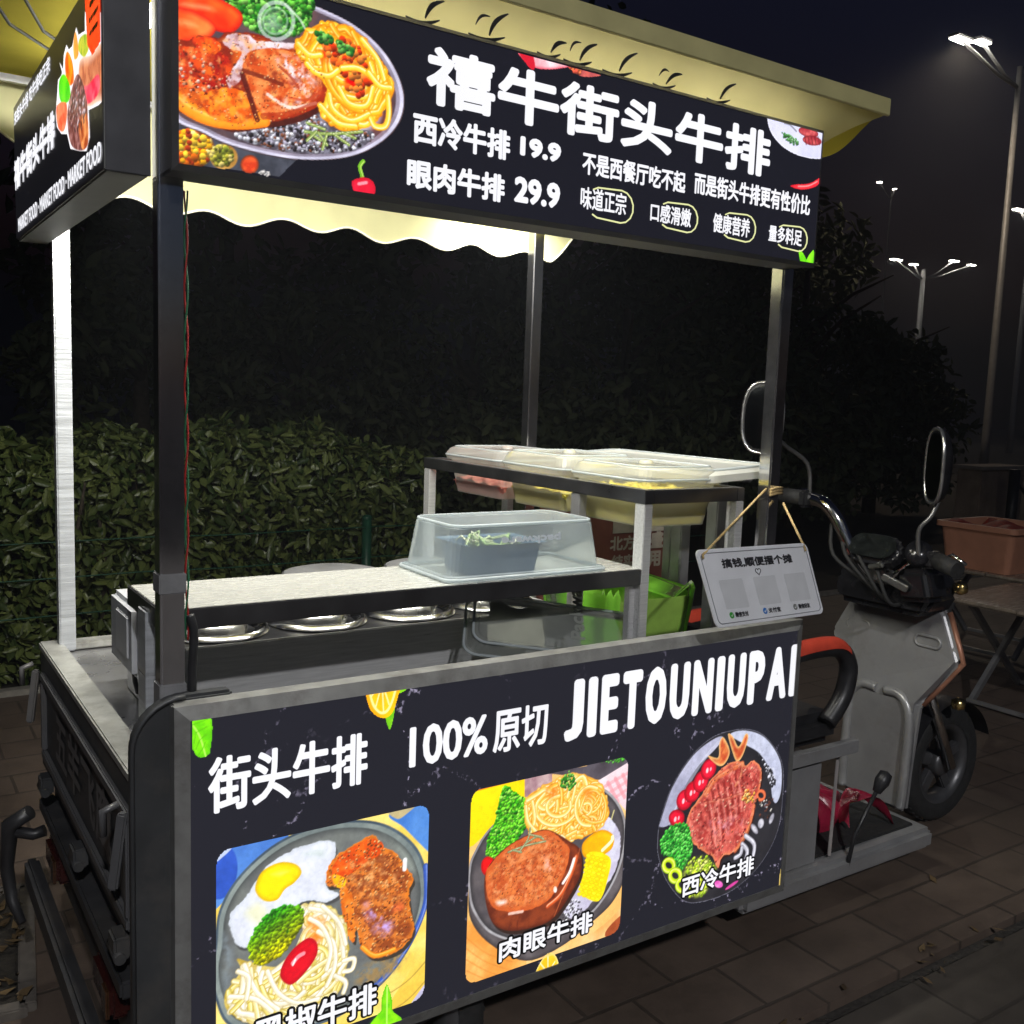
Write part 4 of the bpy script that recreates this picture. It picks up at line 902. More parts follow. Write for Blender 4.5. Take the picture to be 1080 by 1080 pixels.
pas = [(555, 190), (640, 115), (720, 105), (850, 165), (920, 265), (985, 380), (970, 455), (900, 555), (800, 595), (660, 530), (700, 420), (650, 330), (575, 265)]
P.blob(pas, (215, 120, 16), (240, 165, 30), 50)
NP = [((252, 196, 44), (214, 126, 14), (255, 240, 170)), ((255, 214, 70), (224, 140, 20), (255, 248, 205)), ((240, 168, 34), (196, 96, 10), (255, 220, 120))]
P.noodles(pas, 120, .0125, NP, 21, .16, 14)
P.patch([(660, 190), (800, 180), (900, 290), (880, 430), (780, 430), (720, 320), (650, 280)], (225, 72, 16), 1.5, .02, ns=55, thr=.36)
P.dots([(680, 200), (800, 190), (890, 300), (870, 430), (790, 420), (730, 310)], 90, .004, .009, [(235, 90, 30), (215, 50, 16), (250, 130, 50)], 9)
for q in ([(600, 290), (640, 330), (700, 345), (740, 320)], [(760, 310), (830, 310), (900, 350)], [(745, 400), (790, 470), (870, 480), (900, 400)], [(700, 430), (720, 500), (800, 550), (880, 520)], [(880, 330), (930, 390), (980, 400)], [(660, 480), (740, 560), (820, 575)], [(560, 200), (610, 250), (660, 250)], [(968, 440), (972, 520), (955, 575), (910, 575), (890, 540)], [(850, 180), (920, 270), (950, 360)]):
    P.stroke(q, .0125, *NP[1][:2], NP[1][2])
P.dots([(640, 150), (700, 160), (720, 195), (660, 195)], 34, .003, .006, [(60, 140, 50), (30, 100, 30), (110, 180, 80)], 10); P.dots([(740, 190), (810, 225), (800, 250), (750, 230)], 34, .003, .006, [(60, 140, 50), (30, 100, 30), (110, 180, 80)], 12)
for q in ([(590, 600), (700, 610), (850, 600)], [(620, 610), (660, 640)], [(650, 605), (690, 660)], [(690, 610), (670, 680)], [(720, 610), (790, 660)], [(760, 605), (820, 630)], [(600, 560), (680, 590)], [(640, 600), (600, 640)]): P.stroke(q, .006, (140, 160, 80), (70, 96, 44), (220, 225, 170))
P.dots(stk, 420, .0008, .0017, [(250, 180, 110), (236, 140, 66), (160, 56, 24), (130, 40, 18), (240, 190, 140), (226, 110, 40)], 91); P.gloss(.12, 45, 77); P.gloss(.10, 170, 177)
P.build('platter_photo', PRINT, top, ff, .0004)
# small print on the same film
P = Paint(KT, 1, 0., sub(tuple(at(420 + 255 / KT[2], 0, 1, 0)[[0]]) + (2.15,), (1.2, 2.30)), .0019)
P.blob([(255, 95), (340, 100), (385, 140), (350, 152), (310, 152), (280, 140)], (226, 160, 170), (245, 220, 226), 40, rim=(196, 40, 60), rimw=.008); P.blob([(262, 108), (290, 110), (300, 150), (285, 148)], (190, 24, 40))
P.blob([(372, 140), (440, 150), (445, 166), (400, 168)], (150, 60, 70), (200, 90, 80), 50); P.dots([(375, 142), (400, 145), (400, 160), (380, 158)], 30, .003, .005, [(240, 120, 70), (220, 80, 60)], 3)
P.build('onion_print', PRINT, top, ff, .0004)
K2 = (800, 90, 1080 / 210)
P = Paint(K2, 1, 0., (1.46, 1.70, 2.14, 2.302), .0019)
P.blob(P.oval(330, 170, 285, 232), (206, 206, 232), (222, 222, 246), 12, rim=(240, 240, 252), rimw=.005)
P.dots([(120, 250), (150, 260), (215, 300), (210, 330), (140, 290)], 60, .002, .004, [(60, 120, 60), (40, 100, 40), (110, 170, 100)], 3); P.stroke([(140, 205), (170, 215), (205, 250)], .004, (120, 120, 130))
for q in (P.oval(270, 255, 55, 26, 15), P.oval(290, 300, 52, 26, 10)): P.blob(q, (150, 40, 50), (206, 90, 90), 70, rim=(110, 24, 30), rimw=.006)
for k in range(5): P.stroke([(250 + k * 18, 280), (258 + k * 18, 322)], .003, (90, 20, 24))
P.build('plate_print', PRINT, top, ff, .0004)
P = Paint(K2, 1, 0., (1.46, 1.70, 1.96, 2.24), .0019)
P.blob([(168, 545), (200, 535), (270, 530), (320, 505), (340, 488), (340, 520), (310, 552), (250, 568), (200, 562)], (216, 24, 40), (236, 60, 66), 40, rim=(160, 12, 24), rimw=.005); P.stroke([(215, 548), (270, 545), (318, 522)], .003, (250, 170, 170), alpha=.8)
P.blob([(216, 895), (240, 905), (262, 950), (255, 975), (228, 968)], (120, 220, 30), (80, 190, 20), 60); P.blob([(300, 895), (300, 975), (262, 975), (262, 940), (280, 910)], (136, 236, 40), (90, 200, 24), 60)
P.build('chilli_and_leaf_print', PRINT, top, ff, .0004)
P = Paint(K1, 1, 0., (.28, .60, 1.96, 2.12), .0019)
P.stroke([(855, 735), (840, 760), (850, 800), (855, 830)], .011, (110, 170, 40), (60, 120, 20), (190, 220, 110)); P.blob([(800, 830), (845, 808), (890, 815), (912, 850), (905, 900), (870, 930), (830, 915)], (226, 34, 60), (206, 20, 44), 30, rim=(170, 14, 30), rimw=.008); P.stroke([(835, 838), (870, 832)], .006, (255, 170, 180), alpha=.8)
P.build('chilli_print', PRINT, top, ff, .0004)
# ---- left sign
ls = thing('light_box_sign', (-.055, .7, 1.955), 'short light-box sign on the left end with a red ribbon and MARKET FOOD lettering', 'sign', 'light-box signs on the food cart')
SIGN_GREY = mat('sign_cabinet_grey', (.34, .34, .33), .5, .2, .12, 15, .02)
b = MB(); b.box(XL + .003, -.018, .112, 1.285, 1.951, 2.312, .004); b.build('cabinet', SIGN_GREY, ls)
b = MB(); b.box(XL + .003, -.018, .106, .111, 1.951, 2.312, .001); b.build('end_cap', FRAMEDK, ls)
b = MB(); b.quad(fl(-1.282, 1.957, 0), fl(-.114, 1.957, 0), fl(-.114, 2.308, 0), fl(-1.282, 2.308, 0)); b.build('face_film', sign_face('left_film', srgb((20, 20, 24)), srgb((30, 30, 36)), .4), ls)
KL = (10, 100, 742 / 110); KM = (0, 0, 1080 / 130)
lk = dict(fr=fl, axis=0, plane=XL)
ftext('禧牛街头牛排', KL, (40, 690), (322, 92), .0045, ls, **lk)
ftext('MARKET FOOD · MARKET FOOD · MARKET FOOD', KL, (66, 978), (656, 318), .0016, ls, **lk)
u0, u1, v0, v1 = pb(KM, (128, 1080), (440, 592), 0, XL); text('lettering', '来街头牛排 吃牛排吃正宗', fl, u0, u1, v0 - .010, v0 + .028, .0014, LETTER, ls, h=.001)
P = Paint(KM, 0, XL, (-1.15, -.116, 1.97, 2.306), .0022)
out = [(490, 1000), (510, 700), (545, 640), (515, 520), (555, 600), (560, 480), (585, 385), (605, 430), (635, 400), (650, 320), (670, 230), (690, 300), (745, 265), (745, 100), (935, 100), (935, 860), (860, 930), (780, 970), (790, 1200), (760, 1330), (700, 1330), (620, 1310), (590, 1180), (540, 1180), (500, 1120)]
P.blob(out, (250, 248, 252), sharp=True)
P.blob([(585, 460), (610, 470), (640, 560), (650, 700), (620, 750), (585, 700), (572, 560)], (240, 70, 20), (255, 140, 30), 40); P.blob([(660, 280), (680, 340), (690, 480), (655, 520), (645, 400)], (250, 170, 70), (240, 140, 60), 40)
P.blob([(520, 720), (560, 650), (605, 720), (620, 830), (590, 900), (530, 880)], (90, 220, 20), (50, 180, 10), 30); P.blob([(500, 930), (580, 900), (590, 1020), (560, 1150), (510, 1110)], (240, 130, 90), (220, 80, 50), 50)
P.blob([(700, 340), (760, 300), (780, 420), (740, 500), (690, 440)], (110, 150, 40), (190, 190, 60), 50)
P.blob([(700, 540), (800, 480), (920, 380), (930, 820), (850, 900), (770, 930), (700, 800)], (214, 130, 90), (166, 84, 60), 60, rim=(235, 200, 180), rimw=.02)
P.blob([(705, 770), (780, 740), (860, 650), (880, 760), (840, 860), (770, 910), (720, 860)], (222, 24, 60), (240, 110, 120), 30)
P.blob([(600, 930), (680, 650), (760, 850), (770, 1150), (740, 1310), (640, 1290), (600, 1150)], (150, 100, 96), (90, 44, 40), 60, contrast=2.4); P.blob([(690, 1060), (765, 1000), (775, 1250), (720, 1300)], (226, 140, 80), (150, 60, 30), 40)
P.dots([(610, 930), (680, 680), (750, 860), (740, 1100), (640, 1150)], 120, .003, .006, [(200, 180, 190), (110, 70, 70), (60, 30, 30)], 3)
P.build('food_photo', PRINT, ls, fl, .0006)
P = Paint(KM, 0, XL, (-.5, -.116, 1.97, 2.306), .0022)
P.blob([(742, -120), (918, -220), (918, 320), (812, 495), (770, 400)], (238, 40, 16), (246, 66, 30), 12, sharp=True); P.build('ribbon_print', PRINT, ls, fl, .0012)
for i, ch in enumerate('好味道'):
    u0, u1, v0, v1 = pb(KM, (788, 62 + i * 128), (872, -70 + i * 128), 0, XL)
    if v1 < 2.307: text('lettering', ch, fl, u0, u1, v0, v1, .003, BLKINK, ls, h=.0016)
# ---- lower front sign
LB = (0., 1.765, .14, .955)
low = box_sign('light_box_sign', *LB, .055, .022, 'large black light-box sign on the lower front of the cart with three steak dish photos', mat('sign_frame_alu', (.30, .30, .29), .42, .5, .15, 25, .03, dirt=(.16, .15, .14), dscale=12),
              sign_face('low_film', srgb((35, 35, 43)), srgb((176, 168, 196)), .85))
KA = (180, 680, 1080 / 400); KB = (460, 740, 2.7)
ftext('街头牛排', KA, (106, 485), (562, 246), .0028, low)
ftext('100%', KA, (678, 352), (905, 196), .003, low)
ftext('原切', KB, (160, 150), (320, 0), .0022, low)
u0, u1, v0, v1 = pb((0, 0, 1), (594, 783), (842, 679)); wds = {'J': .72, 'I': .36, 'E': .70, 'T': .80, 'O': .88, 'U': .86, 'N': .92, 'P': .80, 'A': 1.0}
tot = sum(wds[c] for c in 'JIETOUNIUPAI') + 11 * .15; ux = u0
for c in 'JIETOUNIUPAI':
    wd_ = wds[c] * (u1 - u0) / tot; text('lettering', c, ff, ux, ux + wd_, v0, v1, (.0074 if c != 'I' else .0078), LETTER, low, h=.001); ux += wd_ + .15 * (u1 - u0) / tot
def rrect(x0, x1, z0, z1, r_, k=6):
    out = []
    for cx, cz_, a0 in ((x1 - r_, z0 + r_, -90), (x1 - r_, z1 - r_, 0), (x0 + r_, z1 - r_, 90), (x0 + r_, z0 + r_, 180)):
        out += [(cx + r_ * math.cos(math.radians(a0 + 90 * t / k)), cz_ + r_ * math.sin(math.radians(a0 + 90 * t / k))) for t in range(k + 1)]
    return out
def clipmask(P, rr): 
    q = np.array(rr); r_ = P._dist(q, True, .002); m = np.zeros(P.U.shape); sl, U, V, D, ins, T = r_; m[sl] = np.where(ins, 1., 0.); P.clip = m
# dish 1: black pepper steak
KP = (220, 840, 4.5)
a_, b_ = at(228, 890, 1, 0), at(453, 847, 1, 0); c_ = at(447, 1053, 1, 0)
bx = (a_[0], b_[0], c_[2], b_[2]); P = Paint(KP, 1, 0., bx, .0019); clipmask(P, rrect(*bx, .028))
P.blob([(-60, -60), (1150, -60), (1150, 1300), (-60, 1300)], (232, 196, 84), (250, 226, 130), 10, sharp=True)
P.blob([(-40, 150), (330, 170), (370, 210), (250, 320), (100, 470), (-40, 560)], (92, 142, 214), (66, 110, 190), 8); P.blob(P.oval(60, 360, 75, 130, 10), (36, 66, 160), (50, 84, 186), 12); P.blob([(10, 260), (90, 220), (110, 245), (40, 310), (10, 330)], (190, 200, 225), (170, 186, 220), 20)
P.blob([(860, 80), (1080, 0), (1080, 280), (1040, 260), (930, 150)], (84, 134, 206), (60, 110, 190), 9); P.blob([(850, 60), (1000, 20), (930, 90), (890, 105)], (186, 168, 120), (160, 150, 120), 30)
P.blob([(1100, 660), (1100, 1100), (850, 1100), (870, 960), (1000, 760)], (240, 214, 100), (226, 186, 70), 10, sharp=True)
for o_ in (0, 90, 170): P.stroke([(1080, 720 + o_), (960, 860 + o_), (850, 940 + o_)], .004, (150, 120, 50), alpha=.6)
P.blob([(1060, 840), (1060, 1010), (940, 1010)], (206, 198, 220), (180, 176, 206), 15, sharp=True)
pan = [(28, 720), (50, 540), (150, 370), (330, 215), (540, 130), (740, 112), (880, 150), (990, 245), (1038, 380), (1034, 520), (975, 680), (870, 840), (720, 980), (560, 1070), (300, 1130), (100, 1090), (30, 960), (10, 830)]
P.blob(pan, (50, 62, 74), (66, 80, 92), 20)
c0 = np.array([530., 620.]); sk = lambda k, L=pan, c=c0: [tuple(c + (np.array(q) - c) * k) for q in L]
P.blob(sk(.975), (130, 140, 136), (98, 108, 108), 14); P.stroke([(1030, 330), (1030, 500), (965, 670), (860, 830), (720, 960)], .014, (54, 84, 176), (40, 60, 120), (130, 150, 210))
P.blob(sk(.93), (86, 88, 88), (104, 108, 104), 26, rim=(60, 64, 64), rimw=.016); P.patch([(700, 820), (900, 700), (960, 760), (820, 900), (700, 930)], (130, 110, 78), 1.2, .02, ns=80); P.patch([(50, 640), (130, 700), (110, 900), (60, 960)], (120, 132, 140), .8, .02, ns=70)
P.patch([(800, 140), (950, 250), (1010, 400), (960, 380), (860, 230)], (150, 160, 150), .8, .02, ns=20, thr=.2)
egg = [(300, 312), (420, 245), (560, 208), (606, 240), (585, 330), (560, 425), (622, 465), (560, 500), (470, 495), (420, 520), (440, 560), (380, 640), (230, 700), (150, 715), (110, 650), (102, 560), (180, 470), (235, 385)]
P.blob([(x + 4, y + 14) for x, y in egg], (60, 60, 60)); P.blob(egg, (236, 238, 246), (214, 218, 230), 16, rim=(200, 206, 216), rimw=.012, wob=.003)
P.patch([(150, 560), (240, 480), (330, 560), (240, 640)], (226, 226, 190), .9, .02, ns=22); P.patch([(430, 260), (560, 230), (560, 300), (460, 300)], (190, 206, 200), .7, .02, ns=40)
P.blob([(222, 425), (255, 355), (340, 312), (415, 322), (440, 362), (405, 410), (362, 440), (325, 490), (270, 497), (232, 468)], (236, 206, 4), (244, 220, 20), 12, rim=(206, 160, 0), rimw=.010); P.patch([(280, 370), (350, 340), (400, 350), (340, 390)], (255, 240, 90), .9, .012, ns=14, thr=.1)
st = [(585, 305), (650, 250), (720, 212), (780, 186), (832, 240), (885, 262), (935, 330), (972, 392), (950, 452), (962, 560), (972, 640), (905, 730), (782, 766), (722, 705), (700, 620), (690, 690), (655, 640), (630, 520), (618, 430), (562, 425), (565, 350)]
P.blob([(x + 8, y + 16) for x, y in st], (46, 40, 34)); P.blob(st, (206, 110, 44), (128, 56, 24), 70, rim=(216, 112, 30), rimw=.012, wob=.004, contrast=2.6)
P.blob([(600, 310), (720, 220), (790, 200), (830, 250), (740, 320), (650, 380), (590, 400)], (232, 92, 26), (196, 60, 16), 50, wob=.003, contrast=2.2); P.blob([(590, 370), (650, 390), (640, 430), (600, 425)], (255, 190, 30), (240, 140, 20), 40)
P.blob([(630, 430), (680, 460), (690, 600), (690, 690), (655, 640), (630, 520)], (232, 128, 44), (190, 80, 20), 50)
P.dots(st, 520, .0014, .0032, [(226, 130, 60), (150, 70, 30), (120, 54, 24), (244, 180, 110), (206, 96, 36), (236, 150, 84)], 31)
P.patch([(640, 300), (860, 280), (940, 420), (900, 520), (700, 480)], (244, 176, 110), .8, .03, ns=90, thr=.45); P.patch([(640, 300), (860, 280), (940, 420), (960, 640), (760, 700)], (120, 50, 24), .7, .03, ns=110, thr=.5); P.patch([(720, 500), (830, 500), (900, 600), (850, 680), (760, 650)], (196, 160, 226), 1.2, .03, ns=60, thr=.42); P.patch([(735, 530), (800, 540), (780, 600), (740, 590)], (120, 90, 216), .9, .02, ns=50, thr=.4); P.patch([(860, 500), (950, 500), (940, 600), (880, 600)], (240, 90, 60), .8, .03, ns=60, thr=.42)
P.stroke([(730, 715), (790, 755), (880, 725)], .012, (240, 150, 40), (190, 90, 20), (255, 190, 90)); P.stroke([(932, 300), (930, 345)], .010, (240, 240, 240))
spg = [(440, 525), (560, 520), (640, 600), (655, 720), (640, 860), (560, 990), (330, 1080), (120, 1040), (75, 950), (150, 830), (135, 770), (210, 790), (350, 800), (450, 650)]
P.blob(spg, (170, 140, 50), (214, 190, 100), 40)
N2 = [((240, 226, 160), (176, 150, 70), (255, 252, 235)), ((232, 216, 120), (160, 130, 40), (252, 248, 200)), ((246, 240, 215), (190, 170, 120), (255, 255, 255))]
P.noodles(spg, 150, .0125, N2, 41, .17, 12, (480, 820))
P.patch([(450, 560), (560, 560), (560, 660), (500, 720), (440, 640)], (236, 120, 40), 1., .02, ns=40)
for q in ([(480, 530), (590, 560), (630, 660), (640, 760)], [(540, 520), (620, 600), (650, 700)], [(520, 640), (590, 690), (600, 800), (560, 900)], [(280, 830), (330, 930), (420, 980), (520, 960)], [(170, 800), (230, 930), (330, 1010)], [(100, 950), (220, 960), (300, 1020)], [(640, 780), (690, 770), (680, 820), (640, 830)], [(600, 850), (650, 880), (640, 930)], [(140, 830), (190, 860), (180, 960)], [(480, 580), (540, 620), (580, 720), (560, 820)]): P.stroke(q, .0115, *N2[2])
P.blob([(198, 745), (212, 660), (270, 578), (350, 528), (430, 530), (442, 590), (400, 670), (335, 750), (245, 795)], (30, 110, 14), (20, 80, 10), 60)
P.dots([(192, 750), (208, 655), (268, 572), (350, 520), (436, 524), (448, 590), (400, 675), (335, 755), (245, 800)], 700, .003, .0055, [(255, 255, 255), (200, 200, 190), (235, 240, 225), (160, 165, 150)], 43, ((270, 580), (340, 730), (40, 150, 20), (236, 226, 20)))
P.blob([(342, 862), (350, 800), (400, 725), (470, 672), (512, 690), (514, 750), (462, 830), (392, 893)], (218, 18, 34), (196, 10, 26), 16, rim=(160, 8, 20), rimw=.012); P.stroke([(400, 790), (425, 760), (450, 745)], .009, (255, 170, 180), alpha=.8); P.stroke([(400, 800), (412, 772)], .004, (255, 235, 235))
P.gloss(.1, 60, 78); P.gloss(.10, 170, 178); P.build('dish_photo', PRINT, low, ff, .0004, label='photo of a black pepper steak with a fried egg')
outlined('黑椒牛排', (220, 840, 4.5), (206, 1222), (797, 872), .0018, low)
# dish 2: ribeye
KQ = (485, 790, 4.32); a_, b_, c_ = at(497, 838, 1, 0), at(663, 797, 1, 0), at(657, 980, 1, 0)
bx = (a_[0], b_[0], c_[2] - .004, b_[2]); P = Paint(KQ, 1, 0., bx, .0019); clipmask(P, rrect(*bx, .026))
P.blob([(-60, -60), (900, -60), (900, 1200), (-60, 1200)], (236, 178, 100), (246, 200, 130), 10, sharp=True)
P.blob([(-40, 150), (310, 110), (300, 260), (180, 330), (60, 440), (-40, 480)], (252, 218, 10), (244, 200, 4), 6, sharp=True); P.stroke([(60, 190), (290, 130)], .006, (200, 90, 30))
P.blob([(295, 120), (420, 90), (420, 200), (295, 220)], (190, 160, 160), (140, 100, 110), 30, sharp=True); P.blob([(340, 100), (560, 80), (600, 60), (800, -20), (800, 110), (620, 140), (480, 120)], (52, 46, 52), (76, 70, 78), 16); P.dots([(650, 50), (750, 30), (740, 55), (670, 65)], 40, .002, .004, [(90, 190, 60), (60, 150, 40)], 3)
P.blob([(620, 150), (800, 40), (800, 330), (720, 240)], (240, 226, 232), (226, 200, 208), 14, sharp=True)
for k in range(5): P.stroke([(640 + k * 34, 170 - k * 18), (690 + k * 30, 260 - k * 20)], .010, (222, 130, 140), alpha=.6)
for k in range(3): P.stroke([(660 + k * 8, 170 + k * 36), (780, 100 + k * 36)], .009, (222, 130, 140), alpha=.5)
P.blob([(800, 640), (800, 900), (640, 900), (540, 960), (560, 880), (700, 760)], (240, 196, 130), (226, 160, 90), 12); P.blob([(740, 750), (780, 740), (780, 900), (660, 850)], (170, 80, 44), (140, 60, 30), 20)
P.blob([(-40, 700), (60, 800), (180, 900), (300, 960), (240, 1050), (-40, 1150)], (240, 176, 96), (222, 140, 60), 16)
for k in range(4): P.stroke([(30, 860 + k * 50), (120, 930 + k * 40), (240, 970 + k * 40)], .003, (200, 120, 50), alpha=.6)
side = [(38, 640), (50, 780), (140, 890), (300, 965), (460, 900), (600, 790), (700, 690), (755, 560), (750, 380), (40, 560)]
P.blob(side, (88, 82, 84), (66, 60, 62), 18, rim=(40, 36, 38), rimw=.012)
pan = [(38, 560), (60, 480), (150, 345), (350, 205), (500, 140), (640, 170), (720, 240), (757, 340), (748, 470), (700, 610), (600, 750), (450, 840), (290, 880), (140, 840), (60, 740), (38, 640)]
P.blob(pan, (170, 168, 172), (120, 116, 120), 14); c0 = np.array([400., 520.]); P.blob(sk(.972, pan, c0), (58, 54, 58), (80, 74, 76), 22, rim=(40, 38, 40), rimw=.014)
P.blob([(640, 325), (700, 330), (732, 420), (705, 560), (600, 700), (520, 770), (470, 720), (560, 560)], (214, 212, 230), (186, 180, 204), 30, wob=.004); P.dots([(480, 700), (560, 700), (540, 780), (470, 790)], 90, .002, .004, [(235, 235, 245), (110, 104, 114), (60, 56, 62)], 5)
br = [(185, 205), (212, 168), (252, 200), (302, 240), (302, 350), (235, 440), (172, 492), (122, 482), (132, 400), (162, 320)]
P.blob(br, (30, 110, 12), (60, 150, 20), 60); P.dots(br, 700, .0022, .005, [(90, 200, 30), (50, 160, 20), (120, 225, 50), (24, 110, 14), (150, 235, 80)], 51)
P.blob(P.oval(130, 535, 34, 46), (224, 24, 24), (206, 14, 18), 16, rim=(160, 10, 14), rimw=.010)
ps = [(300, 235), (360, 180), (470, 128), (560, 118), (640, 158), (668, 250), (668, 322), (600, 385), (500, 415), (400, 392), (310, 370)]
P.blob(ps, (206, 130, 30), (230, 160, 50), 40)
N3 = [((250, 200, 90), (200, 120, 24), (255, 240, 185)), ((244, 184, 66), (190, 104, 18), (255, 226, 150)), ((252, 216, 120), (210, 140, 40), (255, 246, 210))]
P.noodles(ps, 110, .0125, N3, 53, .15, 20, (440, 260)); P.noodles([(550, 180), (650, 180), (670, 320), (580, 380), (540, 280)], 26, .0105, N3, 54, .12, 24, (600, 260))
for q in (P.oval(440, 265, 95, 80, -20, 10)[:8], P.oval(450, 260, 55, 46, -20, 10)[:9], P.oval(590, 260, 62, 90, 10, 10)[2:9], [(330, 240), (340, 320), (320, 380)], [(300, 260), (310, 330), (350, 380)]): P.stroke(q, .0115, *N3[2])
P.patch([(380, 180), (440, 160), (460, 210), (400, 240)], (236, 110, 30), .9, .015, ns=50); P.patch([(560, 170), (620, 190), (600, 250), (560, 230)], (236, 120, 40), .8, .015, ns=50)
P.dots([(460, 150), (500, 100), (530, 160), (480, 190)], 60, .002, .005, [(60, 140, 40), (30, 100, 24), (110, 180, 70)], 55)
P.blob([(562, 425), (640, 368), (698, 392), (690, 455), (622, 495), (565, 490)], (240, 184, 24), (226, 160, 10), 14, rim=(206, 130, 10), rimw=.010); P.stroke([(650, 460), (690, 420), (695, 400)], .010, (255, 240, 190))
cn = [(590, 470), (682, 492), (676, 580), (632, 692), (548, 652), (566, 560)]
P.blob(cn, (226, 200, 10), (250, 226, 30), 40)
for k in range(5):
    for j in range(9): P.blob(P.oval(585 + k * 20 - j * 5, 485 + j * 22 + k * 6, 11, 9), (252, 236, 40), (240, 214, 20), 60, rim=(206, 170, 0), rimw=.003, n=3)
sk2 = [(112, 590), (140, 520), (220, 440), (330, 382), (405, 368), (500, 420), (548, 462), (552, 560), (505, 660), (425, 770), (335, 812), (222, 828), (150, 792), (118, 700)]
P.blob([(x + 8, y + 16) for x, y in sk2], (36, 22, 18)); P.blob(sk2, (120, 48, 24), (84, 30, 16), 40, rim=(70, 24, 12), rimw=.012, contrast=2.2)
P.blob([(116, 590), (142, 522), (222, 442), (330, 385), (405, 372), (470, 420), (500, 470), (470, 580), (400, 690), (280, 740), (150, 720)], (214, 112, 56), (176, 72, 34), 60, rim=(190, 80, 36), rimw=.02, wob=.002, contrast=2)
P.dots([(130, 590), (220, 460), (400, 390), (480, 480), (400, 660), (200, 720)], 420, .001, .002, [(170, 74, 36), (110, 40, 20), (236, 150, 96), (200, 96, 50)], 57)
for k in range(14): P.stroke([(430 + k * 8, 760 - k * 19), (455 + k * 7, 700 - k * 19)], .004, (170, 80, 44), (90, 36, 20), alpha=.7)
P.stroke([(400, 715), (460, 660), (510, 560), (530, 490)], .014, (206, 84, 40), (130, 44, 20), (255, 200, 160)); P.stroke([(470, 610), (500, 560), (520, 500)], .008, (255, 240, 235)); P.blob(P.oval(434, 640, 8, 14), (255, 245, 240))
P.patch([(120, 590), (220, 445), (400, 375), (500, 470), (400, 690), (150, 720)], (236, 150, 96), .8, .02, ns=90, thr=.47); P.patch([(120, 590), (220, 445), (400, 375), (500, 470), (400, 690), (150, 720)], (130, 48, 22), .7, .02, ns=100, thr=.5); P.patch([(360, 480), (440, 490), (430, 580), (380, 570)], (240, 190, 180), .9, .02, ns=60, thr=.4); P.patch([(160, 690), (215, 680), (215, 720), (170, 720)], (250, 225, 215), 1.1, .012, ns=50); P.stroke([(225, 750), (285, 740)], .007, (250, 215, 200), alpha=.8)
P.patch([(200, 500), (320, 420), (390, 430), (300, 520)], (236, 140, 80), .8, .03, ns=50)
for q in ([(220, 470), (300, 440), (390, 420)], [(270, 470), (310, 410), (320, 360)], [(300, 430), (350, 400), (380, 410)], [(240, 460), (280, 470)], [(320, 390), (370, 400)]): P.stroke(q, .005, (130, 140, 96), (80, 90, 60), (200, 210, 170))
P.stroke([(690, 320), (702, 280)], .004, (200, 190, 130))
P.gloss(.1, 60, 79); P.gloss(.10, 170, 179); P.build('dish_photo', PRINT, low, ff, .0004, label='photo of a ribeye steak with pasta and corn')
outlined('肉眼牛排', KB, (176, 742), (444, 592), .0016, low)
# dish 3: sirloin
KR = (685, 760, 858 / 155)
P = Paint(KR, 1, 0., (1.20, 1.755, .15, .80), .0021)
pl = [(44, 720), (60, 580), (130, 380), (250, 195), (390, 82), (560, 46), (680, 92), (772, 230), (782, 410), (748, 650), (640, 850), (480, 995), (300, 1062), (190, 1050), (92, 930), (50, 800)]
P.blob(pl, (20, 19, 23), (30, 29, 33), 14, rim=(150, 150, 170), rimw=.004)
P.blob([(62, 620), (70, 570), (136, 385), (255, 203), (380, 105), (430, 100), (380, 170), (280, 270), (190, 420), (130, 590)], (176, 176, 200), (140, 140, 164), 8); P.blob([(470, 82), (560, 58), (676, 102), (762, 236), (768, 400), (740, 480), (715, 440), (700, 290), (640, 190), (560, 140)], (190, 194, 216), (160, 164, 190), 8)
P.patch([(690, 240), (740, 300), (720, 380), (690, 340)], (230, 232, 245), 1.2, .01, ns=70, thr=.4); P.dots([(640, 200), (730, 330), (720, 400), (670, 260)], 60, .002, .006, [(30, 28, 32), (50, 50, 56), (210, 210, 225)], 6)
for q in ([(120, 600), (200, 420), (300, 250), (400, 130)],): P.stroke(q, .012, (206, 206, 226), alpha=.5)
for x, y, r1, r2 in ((158, 568, 46, 50), (205, 462, 46, 64), (250, 415, 44, 66), (300, 355, 42, 66), (345, 283, 42, 64)):
    P.blob(P.oval(x, y, r1, r2, 20), (222, 26, 50), (196, 12, 34), 16, rim=(120, 6, 20), rimw=.012); P.blob(P.oval(x - 8, y + 8, 7, 16, 10), (255, 190, 200)); P.blob(P.oval(x + 12, y, 5, 12, 10), (255, 160, 176))
for q in ([(340, 205), (400, 215), (408, 130), (432, 98), (468, 180), (440, 250), (400, 262)], [(458, 82), (486, 92), (520, 152), (560, 78), (576, 100), (545, 200), (512, 238), (488, 195)]): P.blob(q, (206, 110, 60), (170, 60, 34), 50, rim=(236, 190, 120), rimw=.010)
sl_ = [(470, 245), (540, 238), (562, 262), (605, 232), (654, 290), (642, 400), (616, 485), (602, 565), (562, 660), (502, 760), (425, 795), (400, 860), (370, 800), (330, 772), (250, 712), (212, 640), (230, 540), (300, 440), (340, 370), (400, 300)]
P.blob([(x + 6, y + 10) for x, y in sl_], (30, 10, 10)); P.blob(sl_, (196, 84, 74), (150, 46, 42), 45, rim=(226, 130, 86), rimw=.014, wob=.003, contrast=2.2)
for k in range(7): P.stroke([(330 + k * 34, 430 - k * 26), (352 + k * 33, 560 - k * 24), (372 + k * 30, 770 - k * 46)], .0085, (108, 26, 24), alpha=.75)
